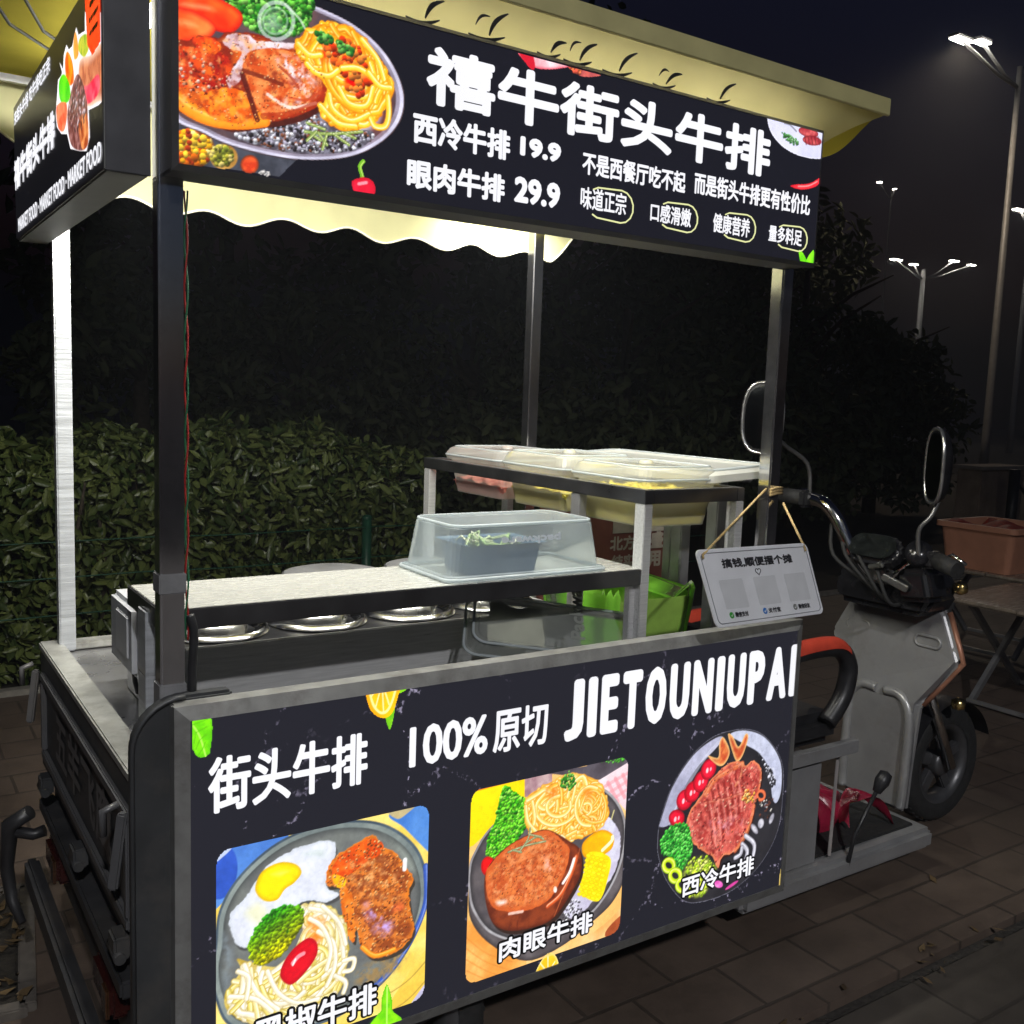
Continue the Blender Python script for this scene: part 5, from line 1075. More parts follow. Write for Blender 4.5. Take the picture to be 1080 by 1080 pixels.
for k in range(6): P.stroke([(350 + k * 34, 470 - k * 26), (372 + k * 33, 590 - k * 24), (388 + k * 30, 740 - k * 46)], .006, (236, 160, 150), alpha=.45)
P.stroke([(330, 480), (440, 460), (560, 420), (620, 400)], .012, (186, 84, 66), (140, 46, 36), (226, 150, 120), alpha=.6); P.stroke([(330, 430), (380, 350), (450, 300), (540, 252)], .018, (216, 116, 66), (170, 66, 40), (236, 160, 110), alpha=.7); P.stroke([(545, 250), (530, 330), (500, 380)], .008, (226, 150, 104), alpha=.6); P.stroke([(500, 760), (570, 650), (610, 500)], .014, (216, 120, 74), (180, 74, 50), alpha=.6)
P.patch(sl_, (236, 150, 130), .8, .01, ns=100, thr=.5); P.patch(sl_, (110, 30, 28), .7, .01, ns=80, thr=.52); P.dots(sl_, 160, .0015, .004, [(226, 140, 120), (150, 50, 44), (236, 170, 140), (120, 34, 32), (206, 90, 70)], 66)
P.patch([(340, 560), (560, 560), (520, 660), (380, 680)], (230, 160, 176), .9, .03, ns=55, thr=.4); P.dots([(540, 420), (610, 410), (600, 480), (550, 470)], 40, .003, .006, [(240, 170, 70), (226, 120, 50), (250, 200, 120)], 8)
P.stroke(P.oval(650, 436, 22, 26) + [(672, 436)], .010, (226, 110, 70), (160, 60, 40))
gb = [(70, 690), (130, 620), (210, 605), (242, 680), (250, 760), (205, 850), (160, 890), (115, 800), (75, 775)]
P.blob(gb, (20, 100, 24), (40, 140, 40), 60); P.dots(gb, 460, .003, .006, [(70, 190, 60), (40, 150, 40), (110, 220, 90), (24, 110, 30)], 61)
P.patch([(230, 810), (330, 780), (400, 860), (340, 1000), (240, 1040), (190, 900)], (190, 216, 60), 1.3, .02, ns=55, thr=.33); P.dots([(210, 850), (320, 790), (380, 880), (320, 1010), (230, 1030)], 140, .003, .006, [(200, 226, 60), (150, 190, 40), (236, 240, 130)], 62)
for x, y in ((112, 845), (150, 905), (190, 960)): P.stroke(P.oval(x, y, 30, 34) + [(x + 30, y)], .014, (206, 226, 40), (130, 170, 10), (240, 246, 150))
for q in ([(560, 672), (610, 720), (600, 800), (560, 860)], [(540, 720), (570, 760), (555, 830)], [(500, 800), (530, 780), (540, 740)]): P.stroke(q, .014, (196, 194, 206), (120, 118, 130), (240, 240, 250))
for x, y, r1, r2, rt in ((612, 632, 16, 34, -30), (650, 600, 18, 30, 10), (712, 572, 12, 34, 20), (680, 494, 10, 14, 0)): P.blob(P.oval(x, y, r1, r2, rt), (206, 204, 214), (150, 148, 160), 60, rim=(90, 88, 98), rimw=.005)
P.blob(P.oval(402, 955, 26, 20, 20), (206, 60, 160), (236, 130, 200), 40); P.blob(P.oval(480, 960, 46, 8, -35), (196, 60, 140)); P.dots([(620, 460), (720, 460), (700, 560), (640, 560)], 40, .002, .005, [(40, 30, 28), (90, 50, 40), (230, 225, 215)], 9)
P.gloss(.2, 60, 80); P.gloss(.16, 150, 180); P.build('dish_photo', PRINT, low, ff, .0004, label='photo of a grilled sirloin steak with cherry tomatoes')
outlined('西冷牛排', KB, (696, 558), (904, 434), .0014, low)
# small printed leaves and fruit
P = Paint(KR, 1, 0., (1.60, 1.745, .14, .42), .002); P.blob([(792, 745), (796, 800), (776, 965), (754, 970), (762, 880)], (236, 206, 120), (214, 180, 84), 20); P.build('lemon_peel_print', PRINT, low, ff, .0004)
P = Paint(KA, 1, 0., (.026, .14, .70, .935), .0018)
P.blob([(40, 205), (112, 196), (118, 260), (112, 310), (80, 322), (50, 280), (42, 240)], (112, 216, 16), (84, 190, 10), 50, rim=(70, 160, 10), rimw=.006, wob=.003); P.stroke([(46, 210), (80, 255), (100, 318)], .003, (176, 240, 90)); 
for k in range(4): P.stroke([(62 + k * 10, 228 + k * 22), (104 - k * 2, 212 + k * 22)], .002, (70, 160, 10), alpha=.7); P.stroke([(62 + k * 10, 228 + k * 22), (60 + k * 6, 262 + k * 18)], .002, (70, 160, 10), alpha=.7)
P.build('mint_leaf_print', PRINT, low, ff, .0004)
P = Paint(KA, 1, 0., (.36, .66, .74, .94), .0018)
P.blob([(640, 95), (690, 100), (672, 128), (640, 140)], (120, 200, 20), (80, 160, 10), 50); P.blob([(610, 190), (640, 150), (635, 210), (622, 244)], (130, 210, 30), (90, 170, 20), 50)
P.blob([(550, 100), (655, 80), (650, 140), (630, 195), (600, 210), (570, 190), (556, 150)], (250, 190, 20), (240, 160, 10), 20); P.blob([(560, 104), (645, 90), (640, 140), (622, 186), (600, 198), (578, 180), (566, 146)], (255, 236, 150)); P.blob([(566, 106), (638, 96), (634, 140), (618, 180), (600, 190), (584, 176), (572, 146)], (252, 196, 30), (246, 170, 10), 40)
for q in ((572, 146), (584, 176), (606, 190), (622, 170), (634, 130), (570, 116)): P.stroke([(602, 108), q], .003, (255, 236, 170))
P.build('lemon_print', PRINT, low, ff, .0004)
P = Paint(KB, 1, 0., (.80, 1.05, .16, .36), .0018)
P.blob([(282, 782), (300, 735), (325, 712), (345, 730), (344, 762)], (250, 210, 60), (236, 180, 30), 20, rim=(250, 236, 170), rimw=.008); 
for q in ((296, 745), (318, 722), (338, 740)): P.stroke([(318, 772), q], .003, (255, 240, 190))
P.build('lemon_print', PRINT, low, ff, .0004)
P = Paint(KP, 1, 0., (.40, .60, .16, .42), .0018)
P.blob([(845, 885), (870, 960), (872, 1010), (915, 1050), (900, 1100), (760, 1100), (790, 1040), (815, 1010), (818, 950)], (130, 220, 20), (90, 190, 14), 40, rim=(80, 170, 10), rimw=.006); P.stroke([(845, 900), (843, 1080)], .003, (190, 245, 110)); P.build('mint_leaf_print', PRINT, low, ff, .0028)

# ================================================================== THINGS ON THE CART
# cooking counter with sunken pots
stv = thing('stove_counter', (.65, .7, ZB), 'long stainless stove counter with sunken round burners behind the lower sign', 'stove')
SX0, SX1, SY0, SY1, SZ = .08, 1.24, .40, .80, .955
b = MB(); b.box(SX0, SX1, SY0, SY0 + .012, ZB, SZ + .012, .003); b.box(SX0, SX1, SY1 - .012, SY1, ZB, SZ + .012, .003); b.box(SX0, SX0 + .012, SY0 + .012, SY1 - .012, ZB, SZ, .002); b.box(SX1 - .012, SX1, SY0 + .012, SY1 - .012, ZB, SZ, .002)
b.build('body', STEEL, stv)
b = MB(); b.box(SX0 + .013, SX1 - .013, SY0 + .013, SY1 - .013, SZ - .03, SZ - .004, .002); b.build('top_plate', mat('stove_top', (.06, .06, .065), .3, .7, .3, 20, .05), stv)
for k in range(4):
    c = (SX0 + .17 + k * .275, .60, SZ)
    b = MB(); b.lathe([(.135, .0), (.128, .012), (.118, .012), (.112, .002), (.10, -.0035)], c, n=40); bn = b.build('burner', mat('burner_ring', (.5, .5, .5), .2, 1., .1, 20), stv)
    b = MB(); b.lathe([(0, .022), (.03, .03), (.07, .034), (.088, .022), (.092, .0)], (c[0] - .01, c[1], c[2]), n=32); b.build('pan', mat('pan_steel', (.62, .62, .6), .25, 1., .15, 14), bn)
    b = MB(); b.tube([(c[0] + .09, c[1] - .02, SZ + .01), (c[0] + .125, c[1] - .05, SZ + .03)], .008, 8); b.build('handle', BLACK, bn)
# steel gantry shelf
shf = thing('steel_shelf', (.65, .27, ZB), 'low stainless shelf with a pale worn top standing in front of the stove burners', 'shelf')
b = MB(); b.box(.004, 1.262, .132, .415, 1.085, 1.088, .001); b.box(.0, .006, .128, .42, 1.078, 1.122, .002); b.box(1.26, 1.266, .128, .42, 1.078, 1.122, .002); b.box(.006, 1.26, .128, .134, 1.078, 1.122, .002); b.box(.006, 1.26, .414, .42, 1.078, 1.122, .002)
b.build('rim', mat('dark_rim_steel', (.16, .16, .17), .3, .9, .2, 12, .04), shf)
b = MB(); b.box(.006, 1.26, .134, .414, 1.112, 1.1225, .001); b.build('top', mat('worn_steel_top', (.64, .64, .60), .26, .45, .03, 6, .02, dirt=(.60, .597, .555), dscale=4, stretch=(4, 12, 1)), shf)
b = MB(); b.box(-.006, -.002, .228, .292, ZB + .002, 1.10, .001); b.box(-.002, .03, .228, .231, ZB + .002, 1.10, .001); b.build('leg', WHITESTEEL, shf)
for x, y in ((.02, .385), (1.235, .15), (1.235, .385)):
    b = MB(); b.box(x, x + .025, y, y + .025, ZB + .002, 1.08, .002); b.build('leg', STEEL, shf)
# control box and power socket beside the shelf's left end
pb_ = thing('socket_box', (-.01, .62, .9), 'pale grey socket box mounted at the left end of the stove', 'socket box')
b = MB(); b.box(.02, .075, .46, .70, .89, 1.06, .012); b.build('housing', mat('grey_plastic', (.42, .43, .45), .4, 0, .1, 25), pb_)
b = MB(); b.box(.016, .021, .50, .62, .93, 1.03, .003); b.build('cover', mat('grey_plastic_light', (.5, .51, .53), .35, 0, .1, 25), pb_)
b = MB(); b.tube([(.05, .60, .9), (.06, .62, .84), (.075, .66, .80), (.12, .72, .785)], .006, 8); b.build('cord', BLACK, pb_)
# pots behind the shelf (only their rims show above it)
for k, (x, y, r_) in enumerate(((.74, .98, .15), (1.09, .98, .15))):
    pt = thing('stock_pot', (x, y, ZB), ('left', 'right')[k] + ' of the two round steel pots whose rims show behind the shelf', 'pot', 'steel pots behind the shelf')
    b = MB(); b.lathe([(0, 0), (r_ * .95, 0), (r_, .015), (r_, .216), (r_ + .012, .224), (r_ - .004, .228), (r_ - .006, .05)], (x, y, ZB + .003), n=44); b.build('body', STEELD, pt)
    b = MB(); b.lathe([(r_ + .006, .230), (r_ * .8, .238), (.03, .242), (.02, .244), (0, .244)], (x, y, ZB), n=44); b.build('lid', STEELD, pt)
# clear takeaway box turned upside down over a tray
def rr_ring(x0, x1, y0, y1, z, r_, k=5):
    return [Vector((p[0], p[1], z)) for p in rrect(x0, x1, y0, y1, r_, k)]
CLEAR = plastic('clear_box', (.80, .90, .96), .66, .16, .45)
bxn = thing('plastic_box', (.88, .27, 1.1225), 'clear plastic food box upside down over a dark tray on the shelf', 'food box')
zb0 = 1.1235
b = MB(); b.loft([rr_ring(.665, 1.145, .142, .408, zb0, .03), rr_ring(.665, 1.145, .142, .408, zb0 + .012, .03), rr_ring(.676, 1.134, .152, .398, zb0 + .014, .03), rr_ring(.69, 1.12, .165, .385, zb0 + .125, .034), rr_ring(.697, 1.113, .172, .378, zb0 + .135, .034)], False, True)
b.build('body', CLEAR, bxn)
b = MB(); 
for rg, r_ in ((rr_ring(.663, 1.147, .140, .410, zb0 + .006, .03), .005), (rr_ring(.694, 1.116, .169, .381, zb0 + .132, .034), .004)): b.tube(rg, r_, 6, closed=True)
b.build('rim', plastic('clear_rim', (.85, .92, .95), .35, .2, .4), bxn)
text('embossed_lettering', 'packware', lambda u, v, h: (u, .1485 + (v - zb0) * .118 - h, v), .82, 1.00, zb0 + .082, zb0 + .108, .0016, plastic('emboss', (.9, .95, 1.), .12, .3), bxn, h=.002, flip=True)
tr = thing('food_tray', (.86, .27, 1.1225), 'dark blue-grey food tray inside the clear upside-down box', 'tray')
b = MB(); b.loft([rr_ring(.765, .955, .20, .34, zb0 + .001, .01, 3), rr_ring(.752, .968, .19, .35, zb0 + .078, .012, 3), rr_ring(.740, .980, .182, .358, zb0 + .08, .012, 3), rr_ring(.758, .962, .195, .345, zb0 + .076, .01, 3), rr_ring(.768, .952, .204, .336, zb0 + .05, .008, 3)], True, True)
b.build('body', mat('tray_plastic', (.08, .13, .20), .45, 0, .15, 20), tr)
b = MB(); 
for i in range(26):
    x, y = rnd.uniform(.79, .93), rnd.uniform(.22, .32); b.tube([(x, y, zb0 + .06), (x + rnd.uniform(-.03, .03), y + rnd.uniform(-.02, .02), zb0 + .075 + rnd.random() * .02), (x + rnd.uniform(-.05, .05), y + rnd.uniform(-.03, .03), zb0 + .07)], .004, 6)
b.build('garnish', leafmat('garnish', (.25, .4, .1), (.7, .68, .5)), tr)
# lid leaning against the counter
LIDM = plastic('clear_lid', (.72, .76, .72), .62, .2, .5)
ld_ = thing('container_lid', (.9, .2, .9), 'clear plastic lid leaning against the back of the lower sign', 'lid')
o_ = Vector((.86, .345, 1.05)); ex = Vector((.50, -.10, -.09)); ey = Vector((-.10, -.155, -.09))
ex_n, ey_n = ex.normalized(), ey.normalized(); nz_ = ex_n.cross(ey_n).normalized(); nz_ = nz_ if nz_.z > 0 else -nz_
def lid_ring(inset, h, r_):
    w_, d_ = ex.length, ey.length
    return [o_ + ex_n * p[0] + ey_n * p[1] + nz_ * h for p in rrect(inset, w_ - inset, inset, d_ - inset, r_)]
b = MB(); b.loft([lid_ring(-.012, -.03, .04), lid_ring(-.002, -.028, .04), lid_ring(.004, .0, .04), lid_ring(.016, .006, .035), lid_ring(.022, .002, .03)], False, True); b.build('panel', LIDM, ld_)
b = MB(); b.tube(lid_ring(.004, .004, .04), .004, 6, closed=True); b.tube(lid_ring(-.01, -.028, .04), .004, 6, closed=True); b.build('rim', plastic('clear_rim', (.85, .92, .95), .35, .2, .4), ld_)
text('embossed_lettering', 'Packware', lambda u, v, h: tuple(o_ + ex_n * (ex.length - .14 - v) + ey_n * (ey.length - .04 - u) * 1.0 + nz_ * (.005 + h)), .02, .30, .05, .095, .002, plastic('emboss_lid', (.62, .64, .6), .25, .3), ld_)
np_ = thing('napkin', (.8, .24, .9), 'cream paper napkin under the leaning clear lid', 'napkin')
b = MB(); b.grid(lambda a, t: tuple(o_ + ex_n * (.05 + a * .16) + ey_n * (.02 + t * .17) + nz_ * (-.012 + .006 * math.sin(a * 9 + t * 7))), 14, 12); b.build('paper', mat('napkin_paper', (.85, .82, .66), .8, 0, .1, 30, .3), np_)
# rack that holds the tubs by their rims
RX0, RX1, RY0, RY1, RZ = 1.25, 1.625, .125, 1.36, 1.335
rk = thing('steel_rack', ((RX0 + RX1) / 2, .75, ZB), 'stainless open-frame rack holding the translucent ingredient tubs', 'rack')
RIMD = mat('dark_rim_steel', (.16, .16, .17), .3, .9)
b = MB(); b.box(RX0, RX0 + .03, RY0, RY1, RZ - .038, RZ, .002); b.box(RX1 - .03, RX1, RY0, RY1, RZ - .038, RZ, .002); b.box(RX0 + .03, RX1 - .03, RY0, RY0 + .03, RZ - .038, RZ, .002); b.box(RX0 + .03, RX1 - .03, RY1 - .03, RY1, RZ - .038, RZ, .002); b.box(RX0 + .03, RX1 - .03, .52, .535, RZ - .038, RZ - .002, .002)
b.build('top_frame', RIMD, rk)
for x, y in ((RX0, RY0), (RX0, RY1 - .045), (RX1 - .03, RY0), (RX1 - .03, RY1 - .045), (RX0 + .002, .415)):
    b = MB(); b.box(x + .001, x + .03, y + .001, y + .042, ZB + .002, RZ - .039, .002); b.build('leg', STEEL if y != .415 else STEELD, rk)
MILKY = plastic('milky_tub', (.90, .90, .84), .60, .22, .35)
def tub(y0, y1, x0, x1, ztop, zbot, label, cont=None, open_lid=False):
    t = thing('ingredient_tub', ((x0 + x1) / 2, (y0 + y1) / 2, zbot), label, 'food tub', 'translucent tubs on the steel rack')
    b = MB(); b.loft([rr_ring(x0 + .03, x1 - .03, y0 + .025, y1 - .025, zbot, .03), rr_ring(x0 + .008, x1 - .008, y0 + .006, y1 - .006, RZ + .004, .035), rr_ring(x0 - .004, x1 + .004, y0 - .004, y1 + .004, RZ + .005, .035), rr_ring(x0 - .004, x1 + .004, y0 - .004, y1 + .004, RZ + .014, .035)], True, False); b.build('body', MILKY, t)
    b = MB(); b.loft([rr_ring(x0 - .008, x1 + .008, y0 - .008, y1 + .008, RZ + .012, .04), rr_ring(x0 - .008, x1 + .008, y0 - .008, y1 + .008, RZ + .026, .04), rr_ring(x0 + .004, x1 - .004, y0 + .004, y1 - .004, ztop - .006, .04), rr_ring(x0 + .02, x1 - .02, y0 + .02, y1 - .02, ztop, .035), rr_ring(x0 + .03, x1 - .03, y0 + .03, y1 - .03, ztop - .004, .03)], False, True); ldd = b.build('lid', plastic('milky_lid', (.88, .89, .85), .62, .2, .4), t)
    b = MB()
    for q, r_ in ((rr_ring(x0 - .008, x1 + .008, y0 - .008, y1 + .008, RZ + .02, .04), .004), (rr_ring(x0 + .018, x1 - .018, y0 + .018, y1 - .018, ztop, .035), .003)): b.tube(q, r_, 6, closed=True)
    b.build('lid_rim', plastic('clear_rim', (.85, .92, .95), .35), ldd)
    b = MB(); b.lathe([(.022, 0), (.02, .008), (.012, .012), (0, .012)], ((x0 + x1) / 2, (y0 + y1) / 2, ztop - .002), n=18); b.build('vent_knob', plastic('milky_lid', (.88, .89, .85), .62), ldd)
    if cont:
        nm, col, zf, col2 = cont; b = MB()
        b.grid(lambda a, s_: (x0 + .025 + a * (x1 - x0 - .05), y0 + .022 + s_ * (y1 - y0 - .044), zbot + zf + .008 * math.sin(a * 6 + s_ * 9) * math.cos(s_ * 14) - .25 * zf * (2 * s_ - 1) ** 6), 16, 22)
        b.loft([rr_ring(x0 + .034, x1 - .034, y0 + .03, y1 - .03, zbot + .004, .02), rr_ring(x0 + .022, x1 - .022, y0 + .019, y1 - .019, zbot + zf * .85, .02)], True, True)
        for i in range(90):
            x, y = rnd.uniform(x0 + .05, x1 - .05), rnd.uniform(y0 + .05, y1 - .05); z = zbot + zf; a = rnd.uniform(0, 6.3)
            b.tube([(x - .03 * math.cos(a), y - .03 * math.sin(a), z - .008), (x, y, z + rnd.uniform(.004, .018)), (x + .03 * math.cos(a + .5), y + .03 * math.sin(a + .5), z - .006)], .0055, 5)
        b.build(nm, mat(nm + '_food', col, .45, 0, .25, 40, .3), t)
    return t
tub(.90, 1.27, RX0 + .038, RX1 - .038, 1.385, 1.222, 'back translucent tub with sliced pink meat on the rack', ('sliced_meat', (.70, .22, .17), .05, None))
tub(.545, .89, RX0 + .038, RX1 - .038, 1.395, 1.222, 'middle translucent tub with a milky lid and yellow noodles on the rack', ('noodles', (.95, .72, .10), .065, None))
tub(.175, .51, RX0 + .038, RX1 - .038, 1.39, 1.222, 'front translucent tub of yellow noodles next to the rack corner', ('noodles', (.95, .72, .10), .09, None))
# loose white lid at the right of the rack
wl = thing('container_lid', (1.66, .5, RZ), 'white translucent tub lid propped at the right edge of the rack beside the canopy post', 'lid')
lr = lambda ins, h: [Vector((p[0], p[1], RZ + .006 + h + (p[0] - 1.45) * .06)) for p in rrect(1.50 + ins, 1.80 - ins, .16 + ins, .92 - ins, .05)]
b = MB(); b.loft([lr(-.004, .0), lr(.0, .02), lr(.02, .034), lr(.035, .028)], False, True); b.build('panel', plastic('white_lid', (.88, .88, .82), .12, .25, .4), wl)
b = MB(); b.tube(lr(.018, .034), .004, 6, closed=True); b.build('rim', plastic('clear_rim', (.85, .92, .95), .35), wl)
# waste bin with a green liner
wb = thing('waste_bin', (1.66, .62, ZB), 'waste bin lined with a bright green plastic bag behind the rack leg', 'bin')
GREENBAG = plastic('green_bag', (.42, 1.0, .10), .08, .22, .5, .4)
b = MB(); b.loft([rr_ring(1.43, 1.72, .46, .76, ZB + .003, .03), rr_ring(1.40, 1.75, .43, .79, .955, .03)], True, False); b.build('bin', mat('bin_green', (.36, .60, .10), .5, 0, .15, 20), wb)
def bagf(a, t):
    k = rrect(1.395, 1.755, .425, .795, .04, 8); i = int(a * (len(k)) * .9999) % len(k); p = Vector((k[i][0], k[i][1], 0)); c = Vector((1.575, .61, 0))
    w_ = .010 * math.sin(i * 1.9 + t * 5) + .006 * math.sin(i * 4.7)
    if t < .62: s_ = t / .62; z = .80 + .19 * s_ + .008 * math.sin(i * 2.3); q = c + (p - c) * (.93 + .1 * s_ + w_ * 2)
    else: s_ = (t - .62) / .38; z = .99 + .014 * math.sin(i * 2.1) - .05 * s_; q = c + (p - c) * (1.03 - .22 * s_ + w_)
    return (q.x, q.y, z)
b = MB(); b.grid(bagf, 36, 14); b.build('bag', GREENBAG, wb)
# maroon carton with pale print
ct = thing('cardboard_box', (1.93, .95, .7), 'maroon printed cardboard carton standing behind the rack and the green bin', 'carton')
MAROON = mat('maroon_card', (.22, .075, .06), .7, 0, .12, 25, .1)
b = MB(); b.box(1.70, 2.13, .92, 1.25, ZB, 1.215, .006); b.build('carton', MAROON, ct)
INK = mat('carton_ink', (.50, .45, .38), .7, 0, .15, 30)
fc = lambda u, v, h: (u, .918 - h, v)
text('printed_lettering', '北方', fc, 1.79, 1.91, 1.02, 1.075, .002, INK, ct); text('printed_lettering', '盛', fc, 1.985, 2.05, 1.02, 1.085, .004, INK, ct)
text('printed_lettering', '结实', fc, 1.80, 1.91, .955, 1.005, .002, INK, ct); text('printed_lettering', '用', fc, 1.98, 2.04, .95, 1.01, .003, INK, ct)
b = MB(); b.prism([(1.80, 1.085), (2.07, 1.085), (2.09, 1.135), (2.07, 1.175), (2.02, 1.145), (1.97, 1.155), (1.94, 1.14), (1.89, 1.16), (1.83, 1.175), (1.80, 1.13)], fc, 0, .0012); b.build('printed_crest', INK, ct)
# payment board on a string
qr = thing('payment_board', (1.58, .0, .96), 'white payment board with rounded corners hanging askew on a string from the right post', 'sign')
A0, A1, A3 = Vector((1.265, -.075, 1.198)), Vector((1.735, -.03, 1.185)), Vector((1.315, -.10, 1.003))
qx = A1 - A0; qw = qx.length; qx.normalize(); qy = (A0 - A3); qh = qy.length; qy = (qy - qx * qy.dot(qx)); qy.normalize(); qn = qx.cross(qy)
sh_ = (A0 - A3).dot(qx)
fq = lambda u, v, h: tuple(A3 + qx * (u + sh_ * 1.35 * v / qh) + qy * v + qn * h)
b = MB(); b.prism(rrect(0, qw, 0, qh, .018), fq, -.006, 0, .0015); b.build('board', mat('board_white', (.84, .85, .88), .35, 0, .05, 20), qr)
QK = mat('board_ink', (.03, .03, .035), .5, 0, .1)
b = MB(); b.tube([Vector(fq(u, v, .0006)) for u, v in rrect(.012, qw - .012, .010, qh - .010, .014)], .0012, 5, closed=True); b.build('border_line', mat('border_grey', (.25, .26, .28), .5), qr)
text('lettering', '搞钱,顺便摆个摊', fq, .085, .385, .150, .176, .0012, QK, qr, h=.001)
b = MB(); hp = [(16 * math.sin(t) ** 3, 13 * math.cos(t) - 5 * math.cos(2 * t) - 2 * math.cos(3 * t) - math.cos(4 * t)) for t in np.linspace(0, 2 * math.pi, 30, endpoint=False)]; b.tube([Vector(fq(  .225 + x * .0007, .136 + y * .0006, .0006)) for x, y in hp], .0011, 5, closed=True); b.build('heart_mark', QK, qr)
for x0, s, cl in ((.06, '微信支付', (.06, .42, .06)), (.20, '支付宝', (.03, .18, .55)), (.335, '微信好友', (.20, .21, .2))):
    text('lettering', s, fq, x0 + .024, x0 + .078, .022, .036, .0006, QK, qr, h=.001)
    b = MB(); b.prism(pill(x0 + .010, .029, .0085, .0085, 8), fq, .0003, .0012); ic_ = b.build('pay_mark', mat('mark_%d' % int(cl[0] * 1000), cl, .5), qr)
    b = MB(); b.tube([Vector(fq(x0 + .006, .029, .0016)), Vector(fq(x0 + .009, .0255, .0016)), Vector(fq(x0 + .015, .033, .0016))], .0011, 5); b.build('tick', mat('mark_white', (.8, .8, .8), .5), ic_)
    b = MB(); b.prism(rrect(x0 - .004, x0 + .090, .045, .122, .004), fq, .0003, .0008); b.build('blank_panel', mat('panel_pale', (.70, .71, .73), .5, 0, .05), qr)
b = MB(); k1, k2, kt = Vector(fq(.018, qh - .014, .003)), Vector(fq(qw - .018, qh - .014, .003)), Vector((1.66, .078, 1.335))
b.tube([k1 + Vector((0, -.004, -.008)), k1, kt], .0034, 6); b.tube([kt + Vector((.06, -.012, -.04)), k2, k2 + Vector((0, -.004, -.008))], .0034, 6)
for j in range(3): b.tube([Vector((1.668, .07 , 1.318 + j * .008)), Vector((1.70, .072, 1.322 + j * .008)), Vector((1.735, .085, 1.32 + j * .008))], .004, 6)
b.build('string', mat('hemp_string', (.5, .36, .16), .8, 0, .3, 60), qr)
# twisted red and green wires on the front-left post
wr = thing('cable', (.045, .09, .9), 'twisted red and green wires running down the front left canopy post', 'cable')
for nm, ph, col in (('red_wire', 0, (.35, .02, .02)), ('green_wire', math.pi, (.02, .13, .06))):
    b = MB(); b.tube([(  .0395 + .003 * math.cos(z * 34 + ph), .084 + .003 * math.sin(z * 34 + ph), z) for z in np.linspace(1.07, 1.93, 150)], .0019, 5); b.build(nm, mat(nm, col, .4), wr)
b = MB(); b.tube(spline([(.045, .085, 1.12), (.052, .08, 1.08), (.048, .078, 1.0), (.05, .075, .93), (.07, .07, .90), (.10, .085, .885)], 5, False), .009, 8); b.build('sheath', BLACK, wr)

# red shopping bag and price board by the driver's feet
rb = thing('shopping_bag', (2.5, .7, -.1), 'bright red shopping bag lying on the tricycle footboard', 'bag')
b = MB()
def bagsurf(a, t):
    th = a * 2 * math.pi; k = math.sin(3 * th + 1) * .3 + math.sin(7 * th + 2.2) * .16 + math.sin(11 * th) * .1
    r_ = (.17 + .06 * k) * (1 - .8 * t ** 3); return (2.70 + r_ * math.cos(th) * 1.2, .70 + r_ * math.sin(th) * .85, -.094 + (.10 + .05 * k) * t + .02 * math.sin(9 * th + t * 6) * t)
b.grid(bagsurf, 72, 12); b.build('bag', mat('red_bag', (.30, .012, .04), .3, 0, .2, 14, .5), rb)
b = MB(); b.grid(lambda a, t: (2.74 + a * .22, .50 + .05 * math.sin(a * 5) + t * .05, -.085 + .10 * math.sin(math.pi * a) + .02 * math.sin(a * 11 + t * 3)), 20, 4); b.build('handle', mat('red_bag', (.30, .012, .04)), rb)
pr = thing('folded_board', (2.34, .45, -.1), 'narrow pale board standing on edge in front of the red bag', 'board')
b = MB(); b.beam((2.52, .42, -.094), (2.54, .43, .27), .012, .10, .002, up=(.8, .6, 0)); b.build('board', mat('pale_board', (.34, .31, .30), .5, 0, .1, 30), pr)

# ------------------------------------------------------------------ seating area at the right
def table(o, e1, e2, L1, L2, z, label, m, col):
    e1, e2 = Vector((*e1, 0)).normalized(), Vector((*e2, 0)).normalized(); o = Vector((*o, 0)); t = thing('folding_table', tuple(o + e1 * L1 / 2 + e2 * L2 / 2)[:2] + (GZ,), label, 'table', 'folding tables at the right')
    ft_ = lambda u, v, h: tuple(o + e1 * u + e2 * v + Vector((0, 0, h)))
    b = MB(); 
    for k in range(3): b.prism([(.0, k * L2 / 3 + .003), (L1, k * L2 / 3 + .003), (L1, (k + 1) * L2 / 3 - .003), (0, (k + 1) * L2 / 3 - .003)], ft_, z - .02, z, .004)
    b.prism([(.02, .02), (L1 - .02, .02), (L1 - .02, L2 - .02), (.02, L2 - .02)], ft_, z - .03, z - .021); b.build('table_top', m, t)
    for v in (.16, L2 - .16):
        b = MB(); b.beam(ft_(.10, v, z - .03), ft_(L1 - .12, v, GZ + .02), .03, .045); b.build('leg', STEELD, t)
        b = MB(); b.beam(ft_(L1 - .10, v + .045, z - .03), ft_(.12, v + .045, GZ + .02), .03, .045); b.build('leg', STEELD, t)
    for u in (.12, L1 - .12):
        b = MB(); b.beam(ft_(u, .18, GZ + .03), ft_(u, L2 - .14, GZ + .03), .025, .025); b.build('stretcher', STEELD, t)
    return t
TWOOD = mat('table_laminate', (.33, .27, .21), .25, 0, .2, 6, .06, stretch=(2, 14, 1), dirt=(.12, .1, .085), dscale=5)
table((5.27, 1.80), (1, .08), (.0, -1), .98, 1.5, .40, 'brown folding table with crossed metal legs at the right edge, shiny top', TWOOD, None)
table((6.55, 2.95), (1, .08), (.05, -1), .9, 1.0, .37, 'second folding table behind, carrying the pinkish tub', TWOOD, None)
pt = thing('plastic_tub', (6.9, 2.45, .37), 'pinkish translucent plastic tub with red things inside on the rear table', 'tub')
PX0, PX1, PY0, PY1 = 6.60, 7.30, 2.10, 2.72
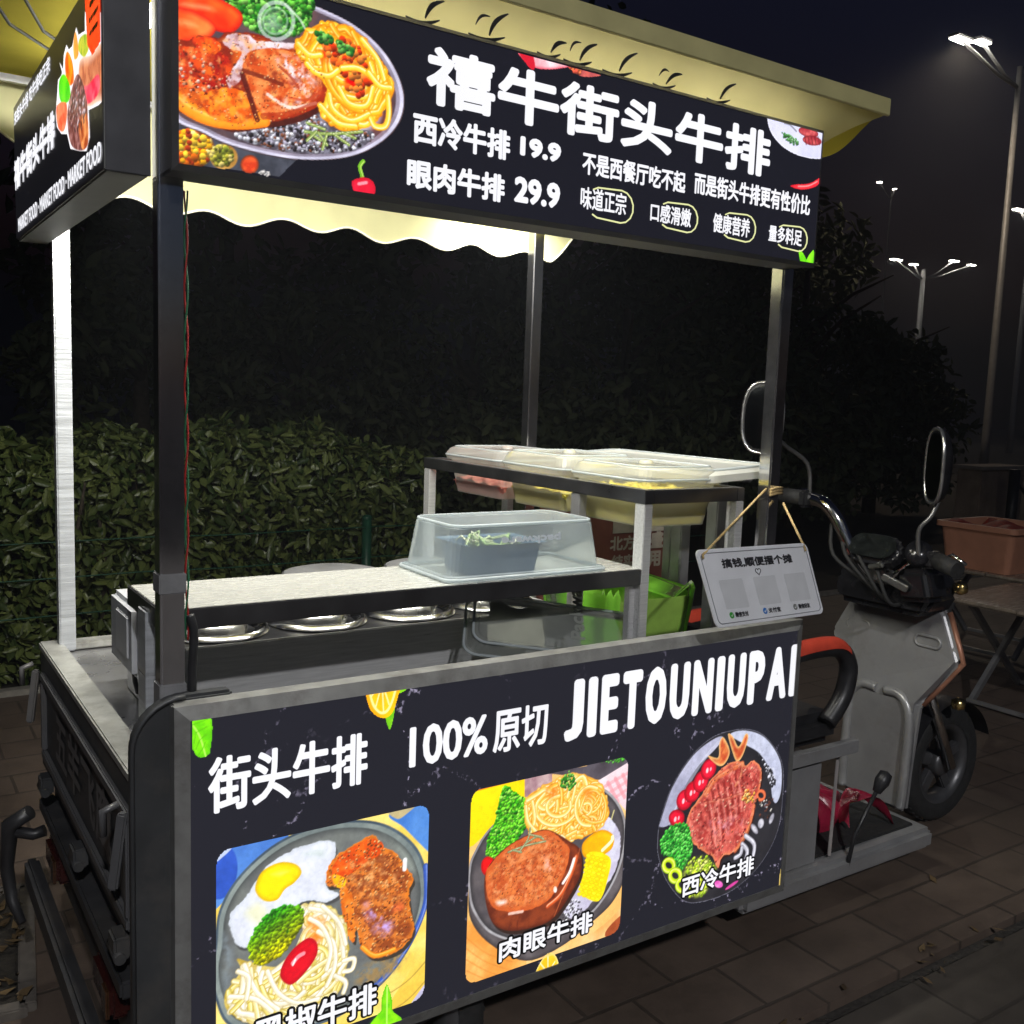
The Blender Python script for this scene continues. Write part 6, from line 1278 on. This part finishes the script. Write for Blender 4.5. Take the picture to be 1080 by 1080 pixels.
b = MB(); b.loft([rr_ring(PX0 + .05, PX1 - .05, PY0 + .05, PY1 - .05, .372, .04), rr_ring(PX0 + .01, PX1 - .01, PY0 + .01, PY1 - .01, .68, .05), rr_ring(PX0 - .02, PX1 + .02, PY0 - .02, PY1 + .02, .685, .05), rr_ring(PX0 - .02, PX1 + .02, PY0 - .02, PY1 + .02, .725, .05), rr_ring(PX0 + .015, PX1 - .015, PY0 + .015, PY1 - .015, .725, .05), rr_ring(PX0 + .055, PX1 - .055, PY0 + .055, PY1 - .055, .385, .04)], True, True); b.build('body', mat('pink_tub', (.52, .24, .15), .4, 0, .1, 12), pt)
b = MB(); b.grid(lambda a, t: (PX0 + .03 + a * (PX1 - PX0 - .06), PY0 + .03 + t * (PY1 - PY0 - .06), .69 + .05 * math.sin(a * 7) * math.sin(t * 8)), 14, 14); b.build('contents', mat('red_contents', (.26, .03, .015), .5, 0, .4, 30, .4), pt)
b = MB(); b.box(6.93, 7.02, PY0 - .002, PY0 + .004, .47, .58, .001); b.build('sticker', mat('tub_sticker', (.10, .09, .09), .5, 0, .5, 60), pt)
gp = thing('gate_pillar', (12.4, 5.8, GZ), 'pale rendered gate pillar in the dark at the right edge', 'pillar')
b = MB(); b.box(11.95, 13.0, 5.6, 5.95, GZ - .1, .82, .02); b.build('shaft', mat('pillar_render', (.36, .27, .2), .85, 0, .15, 8, .2, dirt=(.2, .16, .12)), gp)
b = MB(); b.box(11.9, 13.05, 5.55, 6.0, .82, .87, .01); b.build('cap', mat('pillar_cap', (.4, .34, .28), .8, 0, .15, 8), gp)
gt = thing('metal_post', (12.1, 5.2, GZ), 'dark metal post with a slack chain in front of the pale pillar', 'post')
b = MB(); b.tube([(12.05, 5.2, GZ - .1), (12.05, 5.2, .86)], .07, 10); b.build('pole', BLACK, gt); b = MB(); b.tube([(12.05 + i * .12, 5.2, .75 - .35 * math.sin(i / 12 * math.pi)) for i in range(13)], .022, 6); b.build('chain', BLACK, gt)

# ------------------------------------------------------------------ haze box added to lift the blacks and spread lamp glow
hz = bpy.data.materials.new('added_haze'); hz.use_nodes = True; N = hz.node_tree.nodes; N.clear()
o_ = N.new('ShaderNodeOutputMaterial'); pv = N.new('ShaderNodeVolumePrincipled'); pv.inputs['Color'].default_value = (.85, .9, 1., 1); pv.inputs['Density'].default_value = HAZE; pv.inputs['Anisotropy'].default_value = .35
hz.node_tree.links.new(pv.outputs[0], o_.inputs['Volume'])
g = MB(); g.box(-70, 130, -30, 125, GZ - 1.6, 22); g.build('haze', hz, kind='stuff')
